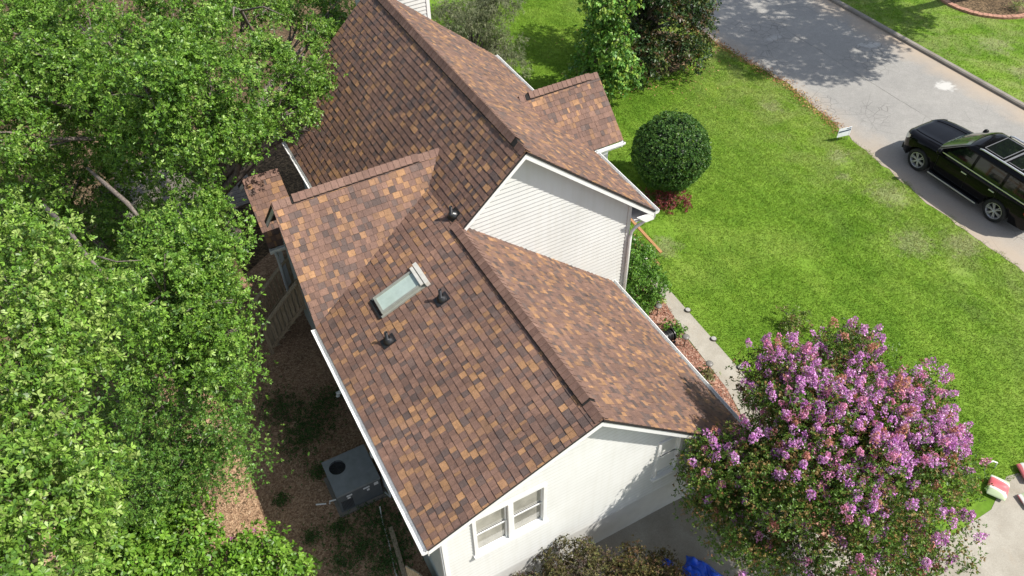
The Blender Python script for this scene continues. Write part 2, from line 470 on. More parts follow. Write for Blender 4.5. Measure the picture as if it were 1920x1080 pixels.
class MB:
    def __init__(s):
        s.v, s.f, s.c = [], [], []
    def poly(s, pts, col=None):
        i = len(s.v)
        s.v += [tuple(p) for p in pts]
        s.f.append(tuple(range(i, i + len(pts))))
        s.c.append(col or (1, 1, 1))
    def prism(s, pts, off, col=None):
        a = [Vector(p) for p in pts]
        o = Vector(off)
        b = [p + o for p in a]
        n = Vector((0, 0, 0))
        for i in range(len(a)):
            n += a[i].cross(a[(i + 1) % len(a)])
        if n.dot(o) > 0:
            a.reverse(); b.reverse()
        s.poly(a, col)
        s.poly(list(reversed(b)), col)
        for i in range(len(a)):
            j = (i + 1) % len(a)
            s.poly([a[j], a[i], b[i], b[j]], col)
    def box(s, c, d, rz=0.0, col=None):
        cx, cy, cz = c
        hx, hy = d[0] / 2, d[1] / 2
        ca, sa = math.cos(rz), math.sin(rz)
        q = [(-hx, -hy), (hx, -hy), (hx, hy), (-hx, hy)]
        s.prism([(cx + x * ca - y * sa, cy + x * sa + y * ca, cz - d[2] / 2) for x, y in q], (0, 0, d[2]), col)
    def bar(s, p0, p1, w, h, up=(0, 0, 1), col=None):
        p0, p1 = Vector(p0), Vector(p1)
        d = (p1 - p0).normalized()
        u = Vector(up)
        r = d.cross(u).normalized()
        u = r.cross(d)
        q = [p0 + r * a * w / 2 + u * b * h / 2 for a, b in ((-1, -1), (1, -1), (1, 1), (-1, 1))]
        s.prism(q, p1 - p0, col)
    def tube(s, pts, rad, n=8, cap=True, col=None):
        pts = [Vector(p) for p in pts]
        if isinstance(rad, (int, float)):
            rad = [rad] * len(pts)
        rings = []
        ref = Vector((0.31, 0.17, 0.93))
        for i, p in enumerate(pts):
            d = (pts[min(i + 1, len(pts) - 1)] - pts[max(i - 1, 0)]).normalized()
            a = d.cross(ref)
            if a.length < 1e-3:
                a = d.cross(Vector((1, 0, 0)))
            a.normalize()
            b = d.cross(a)
            i0 = len(s.v)
            for k in range(n):
                t = 2 * PI * k / n
                s.v.append(tuple(p + a * math.cos(t) * rad[i] + b * math.sin(t) * rad[i]))
            rings.append(i0)
        for r0, r1 in zip(rings, rings[1:]):
            for k in range(n):
                s.f.append((r0 + k, r0 + (k + 1) % n, r1 + (k + 1) % n, r1 + k))
                s.c.append(col or (1, 1, 1))
        if cap:
            s.f.append(tuple(rings[0] + k for k in reversed(range(n)))); s.c.append(col or (1, 1, 1))
            s.f.append(tuple(rings[-1] + k for k in range(n))); s.c.append(col or (1, 1, 1))
    def lathe(s, c, axis, prof, n=24, col=None):
        # prof: list of (distance along axis, radius)
        c, ax = Vector(c), Vector(axis).normalized()
        a = ax.cross(Vector((0.2, 0.9, 0.4))).normalized()
        b = ax.cross(a)
        rings = []
        for t, r in prof:
            i0 = len(s.v)
            for k in range(n):
                q = 2 * PI * k / n
                s.v.append(tuple(c + ax * t + (a * math.cos(q) + b * math.sin(q)) * max(r, 1e-4)))
            rings.append(i0)
        for r0, r1 in zip(rings, rings[1:]):
            for k in range(n):
                s.f.append((r0 + k, r0 + (k + 1) % n, r1 + (k + 1) % n, r1 + k))
                s.c.append(col or (1, 1, 1))
    def build(s, name, mat, parent=None, smooth=False, colors=False, recalc=False):
        me = bpy.data.meshes.new(name)
        me.from_pydata(s.v, [], s.f)
        if colors:
            at = me.attributes.new('Col', 'FLOAT_COLOR', 'FACE')
            buf = np.ones((len(s.f), 4), np.float32)
            buf[:, :3] = np.array(s.c, np.float32)
            at.data.foreach_set('color', buf.ravel())
        if recalc:
            bm = bmesh.new(); bm.from_mesh(me)
            bmesh.ops.remove_doubles(bm, verts=bm.verts, dist=1e-5)
            bmesh.ops.recalc_face_normals(bm, faces=bm.faces)
            bm.to_mesh(me); bm.free()
        if smooth:
            me.polygons.foreach_set('use_smooth', [True] * len(me.polygons))
        me.update()
        o = link(name, me, mat, parent)
        o['_mesh'] = 1
        return o

def np_mesh(name, V, k, cols, mat, parent=None):
    """V: (n*k,3) vertices, k per face; cols (n*k,3) per point"""
    n = len(V) // k
    me = bpy.data.meshes.new(name)
    me.vertices.add(len(V))
    me.vertices.foreach_set('co', np.ascontiguousarray(V, np.float32).ravel())
    me.loops.add(n * k)
    me.loops.foreach_set('vertex_index', np.arange(n * k, dtype=np.int32))
    me.polygons.add(n)
    me.polygons.foreach_set('loop_start', np.arange(0, n * k, k, dtype=np.int32))
    try:
        me.polygons.foreach_set('loop_total', np.full(n, k, np.int32))
    except Exception:
        pass
    at = me.attributes.new('Col', 'FLOAT_COLOR', 'POINT')
    buf = np.ones((len(V), 4), np.float32)
    buf[:, :3] = cols
    at.data.foreach_set('color', buf.ravel())
    me.update(calc_edges=True)
    o = link(name, me, mat, parent)
    o['_mesh'] = 1
    return o

def unit(a):
    return a / np.maximum(np.linalg.norm(a, axis=-1, keepdims=True), 1e-9)

def leaf_quads(cent, axis, k, L, W, tilt=(0.1, 0.9), pal=None, jit=0.18, droop=0.0, broad=False):
    n = len(cent)
    c = np.repeat(cent, k, 0)
    ax = np.repeat(unit(axis), k, 0)
    ref = rng.normal(size=(n * k, 3))
    t = unit(np.cross(ax, ref))
    ph = rng.uniform(tilt[0], tilt[1], (n * k, 1))
    d = t * np.cos(ph) + ax * np.sin(ph)
    side = unit(np.cross(ax, d))
    nrm = unit(np.cross(d, side))
    ro = rng.normal(0, 0.45, (n * k, 1))
    side = side * np.cos(ro) + nrm * np.sin(ro)
    Ls = L * rng.uniform(0.65, 1.2, (n * k, 1))
    Ws = W * rng.uniform(0.75, 1.15, (n * k, 1))
    b = c + d * Ls * 0.12
    tip = b + d * Ls
    tip[:, 2] -= droop * Ls[:, 0]
    if broad:
        sag = np.zeros_like(tip); sag[:, 2] = -droop * Ls[:, 0] * 0.55
        m1 = b + d * Ls * 0.38 + sag * 0.3
        m2 = b + d * Ls * 0.76 + sag
        V = np.stack([b, m1 - side * Ws * 0.36 + nrm * Ws * 0.10, m2 - side * Ws / 2 + nrm * Ws * 0.10, tip, m2 + side * Ws / 2 + nrm * Ws * 0.10, m1 + side * Ws * 0.36 + nrm * Ws * 0.10], 1).reshape(-1, 3)
    else:
        m = b + d * Ls * 0.58
        V = np.stack([b, m - side * Ws / 2 + nrm * Ws * 0.12, tip, m + side * Ws / 2 + nrm * Ws * 0.12], 1).reshape(-1, 3)
    pal = np.array(pal)
    idx = rng.integers(0, len(pal), n)
    base = pal[idx] * rng.uniform(0.82, 1.18, (n, 1))
    cc = np.repeat(base, k, 0) * rng.uniform(1 - jit, 1 + jit, (n * k, 1))
    return V, np.repeat(cc, 6 if broad else 4, 0)

def crown_sites(lumps, subs, ros, sub_r, inner=0.35, flat=0.85, rough=0.22):
    P, A = [], []
    for (x, y, z, r) in lumps:
        for rr, frac in ((1.0, 1.0), (0.6, inner)):
            n = max(3, int(4 * PI * (r * rr) ** 2 * subs * frac))
            d = unit(rng.normal(size=(n, 3)))
            kk = rng.normal(0, 2.6, (5, 3)); ph_ = rng.uniform(0, 6.3, 5)
            f = np.sin(d @ kk.T + ph_).sum(1) / 2.2
            keep = ((d[:, 2] > -0.25) | (rng.random(n) < 0.35)) & ((f > -0.42) | (rr < 0.9))
            d = d[keep]; f = f[keep]; n = len(d)
            rad = r * rr * rng.uniform(0.78, 1.06, (n, 1)) * (1 + rough * f[:, None])
            c = np.array([x, y, z]) + d * rad * np.array([1, 1, flat])
            ax = unit(d + np.array([0.08, -0.07, 0.45]) + rng.normal(0, 0.3, (n, 3)))
            # each sub-branch: tips spread along a short spray
            cc = np.repeat(c, ros, 0)
            aa = np.repeat(ax, ros, 0)
            sp = rng.normal(0, 1, (n * ros, 3)) * sub_r
            sp -= aa * np.sum(sp * aa, 1, keepdims=True) * 0.45
            P.append(cc + sp)
            A.append(unit(aa + 0.55 * rng.normal(size=aa.shape)))
    return np.concatenate(P), np.concatenate(A)

# ------------------------------------------------------------------ ground
def sm(t):
    t = min(1.0, max(0.0, t))
    return t * t * (3 - 2 * t)
def H(x):
    return -0.75 * sm((x - 2.3) / 3.2) - 0.4 * min(1.0, max(0.0, (x - 5.5) / 10))
def Hn(x):
    t = np.clip((x - 2.3) / 3.2, 0, 1)
    return -0.75 * t * t * (3 - 2 * t) - 0.4 * np.clip((x - 5.5) / 10, 0, 1)

def clip_half(poly, a, b, keep_ge):
    """clip 2-D polygon by a.p >= b"""
    out = []
    n = len(poly)
    for i in range(n):
        p, q = poly[i], poly[(i + 1) % n]
        dp = a[0] * p[0] + a[1] * p[1] - b
        dq = a[0] * q[0] + a[1] * q[1] - b
        if not keep_ge:
            dp, dq = -dp, -dq
        if dp >= 0:
            out.append(p)
        if (dp >= 0) != (dq >= 0):
            t = dp / (dp - dq)
            out.append((p[0] + (q[0] - p[0]) * t, p[1] + (q[1] - p[1]) * t))
    return out

def sheet(name, poly, mat, dz, kind='structure', label=None):
    """flat-lying surface that follows the slope of the plot, cut into strips along x"""
    mb = MB()
    xs = [q[0] for q in poly]
    x0, x1 = min(xs), max(xs)
    br = [b for b in list(np.arange(2.3, 5.51, 0.2)) + [5.5, 15.5] if x0 < b < x1]
    cuts = [x0] + sorted(set(br)) + [x1]
    for a, b in zip(cuts, cuts[1:]):
        if b - a < 1e-6:
            continue
        q = clip_half(clip_half(poly, (1, 0), a, True), (1, 0), b, False)
        if len(q) >= 3:
            ar = sum(q[i][0] * q[(i + 1) % len(q)][1] - q[(i + 1) % len(q)][0] * q[i][1] for i in range(len(q)))
            if ar < 0:
                q.reverse()
            mb.poly([(x, y, H(x) + dz) for x, y in q])
    o = mb.build(name, mat)
    return props(o, label, None, None, kind)

def wob(pts, amp, step=0.35, seed=1):
    """roughen an open polyline"""
    r = random.Random(seed)
    out = []
    for (x0, y0), (x1, y1) in zip(pts, pts[1:]):
        n = max(1, int(math.hypot(x1 - x0, y1 - y0) / step))
        for i in range(n):
            t = i / n
            out.append((x0 + (x1 - x0) * t + r.uniform(-amp, amp), y0 + (y1 - y0) * t + r.uniform(-amp, amp)))
    out.append(pts[-1])
    return out

sheet('lawn', [(-160, -120), (180, -120), (180, 220), (-160, 220)], 'lawn_soil', 0.0)
mulch_edge = [(-3.0, -1.0), (-3.05, 4.0), (-1.4, 9.0), (-1.3, 26)]
sheet('mulch_yard', [(-3.6, -12), (-3.2, -1.0), (-3.0, 0.3), (-3.0, 9.6), (-1.4, 9.7), (-1.4, 14), (0.5, 60), (-50, 60), (-50, -12)], 'mulch', 0.004)
sheet('shaded_leaf_litter', [(-50, 7.0), (-7.6, 6.6), (-5.2, 11.5), (-1.5, 13.9), (1.5, 15), (5, 22), (9, 60), (-50, 60)], 'shaded_leaf_litter', 0.008)  # dark litter sheet stands in for shade the thin crowns don't cast
near_kerb = [(16.95, -30), (16.95, 1.8), (16.95, 5.3), (17.45, 9.4), (17.97, 13.4), (17.75, 15.8), (17.5, 18.6), (17.3, 26), (17.3, 60)]
nk = wob(near_kerb, 0.07, 0.3, 3)
sheet('street', nk + [(24.42, 60), (24.42, -30)], 'asphalt', 0.008)
# garden path, driveway, planting beds
path_r = [(6.95, 7.9), (6.9, 7.07), (6.81, 5.07), (6.69, 2.09), (6.5, 1.1), (6.1, 0.2), (5.3, -1.0)]
path_l = [(4.3, 0.0), (5.3, 0.9), (5.8, 1.8), (6.0, 2.6), (6.18, 4.56), (6.62, 6.92), (6.65, 7.9)]
sheet('path', path_r + path_l, 'concrete', 0.012)
sheet('driveway', [(-3.0, 0.3), (4.1, 0.3), (4.9, -0.9), (5.6, -2.6), (6.6, -3.2), (9.2, -3.15), (10.3, -2.72), (12.5, -3.2), (17.2, -3.3), (17.2, -12), (-3.6, -12), (-3.2, -1)], 'concrete', 0.008)
bed_poly = [(3.95, 0.25), (4.0, 5.7), (4.7, 5.75), (4.75, 8.0), (6.7, 7.9), (6.6, 6.6), (6.15, 4.5), (6.0, 2.6), (5.75, 1.7), (5.2, 0.9), (4.4, 0.2)]
sheet('planting_bed', bed_poly, 'red_mulch', 0.008)
sheet('planting_bed', [(6.2 + 1.3 * math.cos(t) * (1 + 0.1 * math.sin(3 * t)), -1.2 + 1.25 * math.sin(t)) for t in np.linspace(0, 2 * PI, 25)[:-1]], 'red_mulch', 0.016)
sheet('planting_bed', [(14.3 + 2.5 * math.cos(t), 18.3 + 1.9 * math.sin(t)) for t in np.linspace(0, 2 * PI, 25)[:-1]], 'shaded_leaf_litter', 0.006)
BEDC = (31.0, 14.75)
BEDR = 2.15
sheet('planting_bed', [(BEDC[0] + BEDR * math.cos(t), BEDC[1] + BEDR * math.sin(t)) for t in np.linspace(0, 2 * PI, 37)[:-1]], 'shaded_leaf_litter', 0.006)
# far kerb
mb = MB()
r = random.Random(5)
y = -30
prof = [(24.42, -0.02), (24.42, 0.09), (24.47, 0.13), (24.62, 0.13), (24.66, 0.0)]
mb.prism([(x, -30, -1.15 + z) for x, z in prof], (0, 90, 0))
props(mb.build('kerb', 'kerb', recalc=True), None, None, None, 'structure')

# ------------------------------------------------------------------ house geometry
ZR = 5.22                      # ridge of the front block
SB, SCF = 0.41, 0.902          # slopes of its two roof planes
XB, XC = -3.375, 4.279
ZB, ZC = ZR + SB * XB, ZR - SCF * XC
XM, ZM = 1.583, 6.671          # main ridge
SA, SF = 0.9166, 0.8547
XML, XMR = -1.822, 5.203
ZML, ZMR = ZM - SA * (XM - XML), ZM - SF * (XMR - XM)
Y1, Y2, YW = 5.464, 13.985, 5.75
ZD, YD, SD = 5.736, 7.618, 0.9686
XD = -3.30
ZE, YE, SE = 4.883, 9.71, 0.904
XE, YEE = 6.152, 8.283
ZEE = ZE - SE * (YE - YEE)

house = empty('house', (0, 0, 0), 'white sided house with brown and tan shingle roofs in the middle of the plot', 'house')

PAL = [((0.160, 0.092, 0.068), 30), ((0.135, 0.080, 0.062), 21), ((0.190, 0.108, 0.076), 13), ((0.078, 0.058, 0.053), 11), ((0.105, 0.073, 0.063), 12),
       ((0.270, 0.148, 0.074), 9), ((0.330, 0.180, 0.084), 6), ((0.225, 0.126, 0.073), 11)]
MEAN = (0.163, 0.098, 0.073)
PC = [tuple(m_ + (v_ - m_) * 0.82 for v_, m_ in zip(c, MEAN)) for c, w in PAL]
PW = [w for c, w in PAL]

def clip_convex(poly, clip):
    area = sum(clip[i][0] * clip[(i + 1) % len(clip)][1] - clip[(i + 1) % len(clip)][0] * clip[i][1] for i in range(len(clip)))
    cl = clip if area > 0 else clip[::-1]
    out = poly
    for i in range(len(cl)):
        a, b = cl[i], cl[(i + 1) % len(cl)]
        n = (-(b[1] - a[1]), b[0] - a[0])
        out = clip_half(out, n, n[0] * a[0] + n[1] * a[1], True)
        if len(out) < 3:
            return []
    return out

def roof_plane(name, pieces, parent, seed, expo=0.1432, thick=0.05):
    """shingled roof plane: convex pieces (3-D, same plane); courses of single tabs lie on a black deck edge"""
    rr = random.Random(seed)
    P = [[Vector(q) for q in pc] for pc in pieces]
    n = (P[0][1] - P[0][0]).cross(P[0][2] - P[0][0]).normalized()
    if n.z < 0:
        n = -n
    ah = n.cross(Vector((0, 0, 1))).normalized()
    up = ah.cross(n).normalized()
    if up.z < 0:
        up = -up; ah = -ah
    o = min((q for pc in P for q in pc), key=lambda q: q.z)
    loc = [[((q - o).dot(ah), (q - o).dot(up)) for q in pc] for pc in P]
    a0 = min(q[0] for pc in loc for q in pc); a1 = max(q[0] for pc in loc for q in pc)
    b1 = max(q[1] for pc in loc for q in pc)
    mb = MB()
    rows = int(b1 / expo) + 2
    for i in range(rows):
        lo, hi = i * expo, (i + 1) * expo + 0.01
        x = a0 - rr.random() * 0.3
        prev = None
        while x < a1:
            w = rr.choice((0.06, 0.08, 0.10, 0.11, 0.12, 0.13, 0.14, 0.16, 0.19))
            ci = rr.choices(range(len(PC)), PW)[0]
            if prev == ci and ci >= 3 and rr.random() < 0.6:
                ci = 0
            prev = ci
            k = 0.98 * rr.uniform(0.87, 1.13)
            col = tuple(v * k for v in PC[ci])
            lift = rr.choice((0.008, 0.013, 0.013, 0.017))
            jl = rr.uniform(-0.004, 0.004)
            quad = [(x, lo + jl), (x + w - 0.004, lo + jl), (x + w - 0.004, hi), (x, hi)]
            for pc in loc:
                q = clip_convex(quad, pc)
                if len(q) >= 3:
                    top = []
                    for (a, b) in q:
                        h = lift * max(0.0, (hi - b)) / (hi - lo) + 0.003
                        top.append(o + ah * a + up * b + n * h)
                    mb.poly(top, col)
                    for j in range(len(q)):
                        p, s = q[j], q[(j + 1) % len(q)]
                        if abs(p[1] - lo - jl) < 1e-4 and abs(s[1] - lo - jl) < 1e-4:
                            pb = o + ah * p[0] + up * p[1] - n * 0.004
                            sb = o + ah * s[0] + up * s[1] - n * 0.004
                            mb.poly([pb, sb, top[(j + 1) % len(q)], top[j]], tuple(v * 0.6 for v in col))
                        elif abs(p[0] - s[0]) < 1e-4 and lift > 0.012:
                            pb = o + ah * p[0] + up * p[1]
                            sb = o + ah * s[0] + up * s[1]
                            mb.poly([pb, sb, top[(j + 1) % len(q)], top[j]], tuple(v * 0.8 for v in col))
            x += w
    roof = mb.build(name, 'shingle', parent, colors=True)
    dk = MB()
    for pc in P:
        dk.prism([q - n * 0.002 for q in pc], -n * thick)
    dk.build('roof_deck', 'drip_edge', roof)
    return roof

rB = roof_plane('roof', [[(0, 0, ZR), (XB, 0, ZB), (XB, YD - (ZD - ZB) / SD, ZB), (0, YD - (ZD - ZR) / SD, ZR)]], house, 1)
rC = roof_plane('roof', [[(0, 0, ZR), (0, YW, ZR), (XC, YW, ZC), (XC, 0, ZC)]], house, 2)
xDA = XM - (ZM - ZD) / SA
yT = YD - (ZD - ZR) / SD
yDv = YD + (ZD - ZML) / SD
zAt = lambda x: ZM - SA * (XM - x)
rA = roof_plane('roof', [
    [(XM, Y1, ZM), (xDA, Y1, ZD), (xDA, Y2, ZD), (XM, Y2, ZM)],
    [(xDA, Y1, ZD), (0, Y1, zAt(0)), (0, yT, zAt(0)), (xDA, YD, ZD)],
    [(xDA, YD, ZD), (XML, yDv, ZML), (XML, Y2, ZML), (xDA, Y2, ZD)]], house, 3)
rM = roof_plane('roof', [[(XM, Y1, ZM), (XM, Y2, ZM), (XMR, Y2, ZMR), (XMR, Y1, ZMR)]], house, 4)
zDl = ZD - SD * (YD - (YD - (ZD - ZB) / SD))
yDl = YD - (ZD - ZB) / SD
rD = roof_plane('roof', [[(XD, YD, ZD), (xDA, YD, ZD), (0, yT, ZR), (XB, yDl, ZB), (XD, yDl, ZB)][:4]], house, 5)
rD2 = roof_plane('roof', [[(XD, YD, ZD), (XD, yDv, ZML), (XML, yDv, ZML), (xDA, YD, ZD)]], house, 6)
xEm = XM + (ZM - ZE) / SF
rE = roof_plane('roof', [[(xEm, YE, ZE), (XE, YE, ZE), (XE, YEE, ZEE), (XM + (ZM - ZEE) / SF, YEE, ZEE)]], house, 7)
rE2 = roof_plane('roof', [[(xEm, YE, ZE), (XE, YE, ZE), (XE, 2 * YE - YEE, ZEE), (XM + (ZM - ZEE) / SF, 2 * YE - YEE, ZEE)]], house, 8)
# porch roof behind the left cross gable
PYR, PZR, PYE, PZE, PX0, PX1 = 11.3, 3.87, 9.86, 2.70, -3.40, -2.45
rP = roof_plane('roof', [[(PX0, PYR, PZR), (PX1, PYR, PZR), (PX1, PYE, PZE), (PX0, PYE, PZE)]], house, 9)
rP2 = roof_plane('roof', [[(PX0, PYR, PZR), (PX1, PYR, PZR), (PX1, 2 * PYR - PYE, PZE), (PX0, 2 * PYR - PYE, PZE)]], house, 10)

# ridge caps on raised vents
def ridge(p0, p1, d1, d2, v0, v1, roof, seed, wid=0.16, lift=0.042):
    """p0->p1 ridge line, d1/d2 unit vectors down each slope; raised vent between v0 and v1 (fractions)"""
    rr = random.Random(seed)
    p0, p1, d1, d2 = Vector(p0), Vector(p1), Vector(d1).normalized(), Vector(d2).normalized()
    L = (p1 - p0).length
    ax = (p1 - p0).normalized()
    mb, vm = MB(), MB()
    n = int(L / 0.143)
    up = Vector((0, 0, 1))
    for i in range(n + 1):
        a, b = i * 0.143, min(L, (i + 1) * 0.143 + 0.012)
        if a >= L - 0.01:
            break
        hi = lift if v0 * L <= a < v1 * L else 0.0
        k = rr.uniform(0.85, 1.12)
        col = tuple(x * k for x in rr.choice(((0.17, 0.10, 0.076), (0.155, 0.09, 0.069), (0.185, 0.11, 0.083))))
        rings = []
        for t, e in ((a, 0.020), (b, 0.004)):
            c = p0 + ax * t
            base = up * (hi + 0.016 + e)
            n1 = up * 0.014
            rings.append([c + d1 * wid + base, c + d1 * wid * 0.45 + base + n1 * 0.6, c + d1 * 0.035 + base + n1, c + base + n1 * 1.5,
                          c + d2 * 0.035 + base + n1, c + d2 * wid * 0.45 + base + n1 * 0.6, c + d2 * wid + base])
        for j in range(6):
            mb.poly([rings[0][j], rings[0][j + 1], rings[1][j + 1], rings[1][j]], col)
        for e, rg in ((0, rings[0]),):
            dn = up * -0.014
            for j in range(6):
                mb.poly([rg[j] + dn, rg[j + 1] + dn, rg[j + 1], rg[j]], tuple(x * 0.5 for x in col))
        for j, jj in ((0, 0), (6, 6)):
            dn = up * -0.016
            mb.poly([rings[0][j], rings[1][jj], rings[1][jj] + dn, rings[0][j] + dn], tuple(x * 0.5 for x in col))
    mb.build('ridge_cap', 'shingle', roof, colors=True)
    if v1 > v0:
        a, b = p0 + ax * v0 * L, p0 + ax * v1 * L
        for d in (d1, d2):
            vm.prism([a + up * 0.050, a + d * wid * 0.96 + up * 0.050, a + d * wid * 0.96 - up * 0.0, a], b - a)
        vm.build('ridge_vent', 'dark_slot', roof)
ridge((0, 0.02, ZR), (0, YW, ZR), (-1, 0, -SB), (1, 0, -SCF), 0.07, 0.955, rB, 1)
ridge((XM, Y1 + 0.02, ZM), (XM, Y2, ZM), (-1, 0, -SA), (1, 0, -SF), 0.035, 0.97, rA, 2)
ridge((XD + 0.02, YD, ZD), (xDA - 0.02, YD, ZD), (0, -1, -SD), (0, 1, -SD), 0.10, 0.86, rD, 3)
ridge((xEm + 0.05, YE, ZE), (XE - 0.02, YE, ZE), (0, -1, -SE), (0, 1, -SE), 0.07, 0.84, rE, 4)
ridge((PX0 + 0.02, PYR, PZR), (PX1, PYR, PZR), (0, -1, -0.81), (0, 1, -0.81), 0, 0, rP, 5)

# walls with lapped siding -------------------------------------------------------
def siding(name, poly, org, ah, nrm, parent, seed, expo=0.115, lap=0.021, mat='siding', holes=()):
    """poly: convex (a, z) polygon in the wall plane"""
    org, ah, nrm = Vector(org), Vector(ah).normalized(), Vector(nrm).normalized()
    mb = MB()
    z0 = min(q[1] for q in poly); z1 = max(q[1] for q in poly)
    k = 0
    z = z0
    while z < z1:
        q0 = clip_half(clip_half(poly, (0, 1), z, True), (0, 1), z + expo, False)
        qs = [q0]
        for hx0, hx1, hz0, hz1 in holes:
            if hz0 < z + expo / 2 < hz1:
                qs = [w_ for q_ in qs for w_ in (clip_half(q_, (1, 0), hx0, False), clip_half(q_, (1, 0), hx1, True)) if len(w_) >= 3]
        for q in qs:
            if len(q) < 3:
                continue
            P = [org + ah * a + Vector((0, 0, b)) + nrm * (lap * (z + expo - b) / expo) for a, b in q]
            mb.poly(P)
            for j in range(len(q)):
                p, s = q[j], q[(j + 1) % len(q)]
                if abs(p[1] - z) < 1e-5 and abs(s[1] - z) < 1e-5:
                    mb.poly([P[j], P[(j + 1) % len(q)], P[(j + 1) % len(q)] - nrm * lap, P[j] - nrm * lap])
        z += expo
    return mb.build(name, mat, parent)

WL, WR, YF = -3.06, 3.95, 0.25
FND = 1.10
tB = lambda x: ZR + SB * x - 0.055
tC = lambda x: ZR - SCF * x - 0.075
# front gable wall (siding above a painted block foundation)
wf = siding('wall', [(WL, FND), (WR, FND), (WR, tC(WR)), (0, ZR - 0.06), (WL, tB(WL))], (0, YF, 0), (1, 0, 0), (0, -1, 0), house, 1, lap=0.022, mat='siding_lap_shade', holes=((-2.42, -0.985, 2.33, 3.62), (1.64, 2.18, 1.72, 2.98)))
mb = MB()
mb.prism([(WL, YF + 0.02, -0.4), (WR, YF + 0.02, -1.2), (WR, YF + 0.02, FND), (WL, YF + 0.02, FND)], (0, 0.2, 0))
mb.prism([(WL, YF - 0.012, FND - 0.035), (WR, YF - 0.012, FND - 0.035), (WR, YF - 0.012, FND), (WL, YF - 0.012, FND)], (0, 0.03, 0))
mb.build('foundation', 'foundation', wf)
# wall backing so that no light leaks through
mb = MB()
mb.prism([(WL, YF + 0.25, FND), (WR, YF + 0.25, FND), (WR, YF + 0.25, tC(WR)), (0, YF + 0.25, ZR - 0.07), (WL, YF + 0.25, tB(WL))], (0, 0.1, 0))
mb.build('inner_wall', 'grey_green', wf)
# main gable wall
tM = lambda x: ZM - SF * (x - XM) - 0.075
wg = siding('wall', [(0.25, 4.8), (4.66, -0.3), (4.66, tM(4.66)), (XM, ZM - 0.08), (0.1, zAt(0.1) - 0.08)], (0, YW, 0), (1, 0, 0), (0, -1, 0), house, 2)
wg2 = siding('wall', [(2.3, -1.2), (4.66, -1.2), (4.66, -0.3), (2.3, 2.4)], (0, YW, 0), (1, 0, 0), (0, -1, 0), house, 2)
# other walls
def plain(pts, off, mat='siding'):
    mb = MB(); mb.prism(pts, off)
    return mb.build('wall', mat, house)
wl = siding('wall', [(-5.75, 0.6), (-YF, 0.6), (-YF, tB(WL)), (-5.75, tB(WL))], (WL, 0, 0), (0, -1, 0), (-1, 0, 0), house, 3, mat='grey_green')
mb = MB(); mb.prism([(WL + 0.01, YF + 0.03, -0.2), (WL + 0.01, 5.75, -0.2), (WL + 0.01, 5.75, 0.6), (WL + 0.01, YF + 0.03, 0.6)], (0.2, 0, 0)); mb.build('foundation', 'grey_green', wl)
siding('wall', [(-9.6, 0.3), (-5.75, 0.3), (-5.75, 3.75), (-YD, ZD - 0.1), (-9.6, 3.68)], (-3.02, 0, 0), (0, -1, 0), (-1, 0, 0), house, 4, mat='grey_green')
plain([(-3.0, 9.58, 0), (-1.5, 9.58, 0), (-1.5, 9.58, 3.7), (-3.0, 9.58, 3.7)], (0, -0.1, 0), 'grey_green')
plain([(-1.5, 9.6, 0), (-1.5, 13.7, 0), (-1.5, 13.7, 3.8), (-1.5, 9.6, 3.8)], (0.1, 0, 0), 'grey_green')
plain([(-1.5, 13.7, 0), (4.66, 13.7, -0.8), (4.66, 13.7, 3.8), (XM, 13.7, ZM - 0.1), (-1.5, 13.7, 3.8)], (0, -0.1, 0))
plain([(4.66, 5.72, -1.0), (4.66, 13.7, -1.0), (4.66, 13.7, 3.9), (4.66, 5.72, 3.9)], (-0.1, 0, 0))
plain([(3.93, YF + 0.02, -1.2), (3.93, 5.7, -1.2), (3.93, 5.7, 1.6), (3.93, YF + 0.02, 1.6)], (-0.1, 0, 0))
# dormer block on the street side
siding('wall', [(4.66, -1.0), (5.85, -1.0), (5.85, ZEE + 0.05), (4.66, ZEE + 0.05)], (0, YEE + 0.25, 0), (1, 0, 0), (0, -1, 0), house, 5)
plain([(5.85, YEE + 0.27, -1.0), (5.85, 2 * YE - YEE - 0.27, -1.0), (5.85, 2 * YE - YEE - 0.27, ZEE + 0.1), (5.85, YE, ZE - 0.1), (5.85, YEE + 0.27, ZEE + 0.1)], (-0.1, 0, 0))
# chimney chase beyond the far gable
ch = siding('chimney', [(1.4, -0.5), (3.21, -0.5), (3.21, 8.4), (1.4, 8.4)], (0, 14.05, 0), (1, 0, 0), (0, -1, 0), house, 6)
mb = MB(); mb.box((2.3, 14.55, 3.9), (1.8, 0.95, 9.0)); mb.build('chimney_core', 'siding', ch)
mb = MB()
mb.box((3.19, 14.04, 3.9), (0.10, 0.045, 9.0)); mb.build('corner_board', 'white_trim', ch)

# trim ---------------------------------------------------------------------------
def fascia(p0, p1, th, h=0.15, drop=0.052, name='fascia', mat='white_trim', par=house):
    mb = MB()
    a, b = Vector(p0) - Vector((0, 0, drop)), Vector(p1) - Vector((0, 0, drop))
    dz = Vector((0, 0, -h))
    mb.prism([a, b, b + dz, a + dz], th)
    return mb.build(name, mat, par)
ins = 0.012
def rake(p0, p1, wall_y, par, sgn=1):
    """white board under a gable edge facing -y and the soffit behind it"""
    fascia((p0[0], p0[1] + ins, p0[2]), (p1[0], p1[1] + ins, p1[2]), (0, 0.028, 0), par=par)
    a = Vector((p0[0], p0[1] + 0.04, p0[2] - 0.17)); b = Vector((p1[0], p1[1] + 0.04, p1[2] - 0.17))
    w = wall_y - p0[1] - 0.03
    mb = MB()
    mb.prism([a, b, b + Vector((0, w, 0)), a + Vector((0, w, 0))], (0, 0, 0.02))
    mb.build('soffit', 'soffit', par)
rake((XB + 0.02, 0, ZB + 0.008), (0, 0, ZR), YF, wf)
rake((0, 0, ZR), (XC - 0.02, 0, ZC + 0.018), YF, wf)
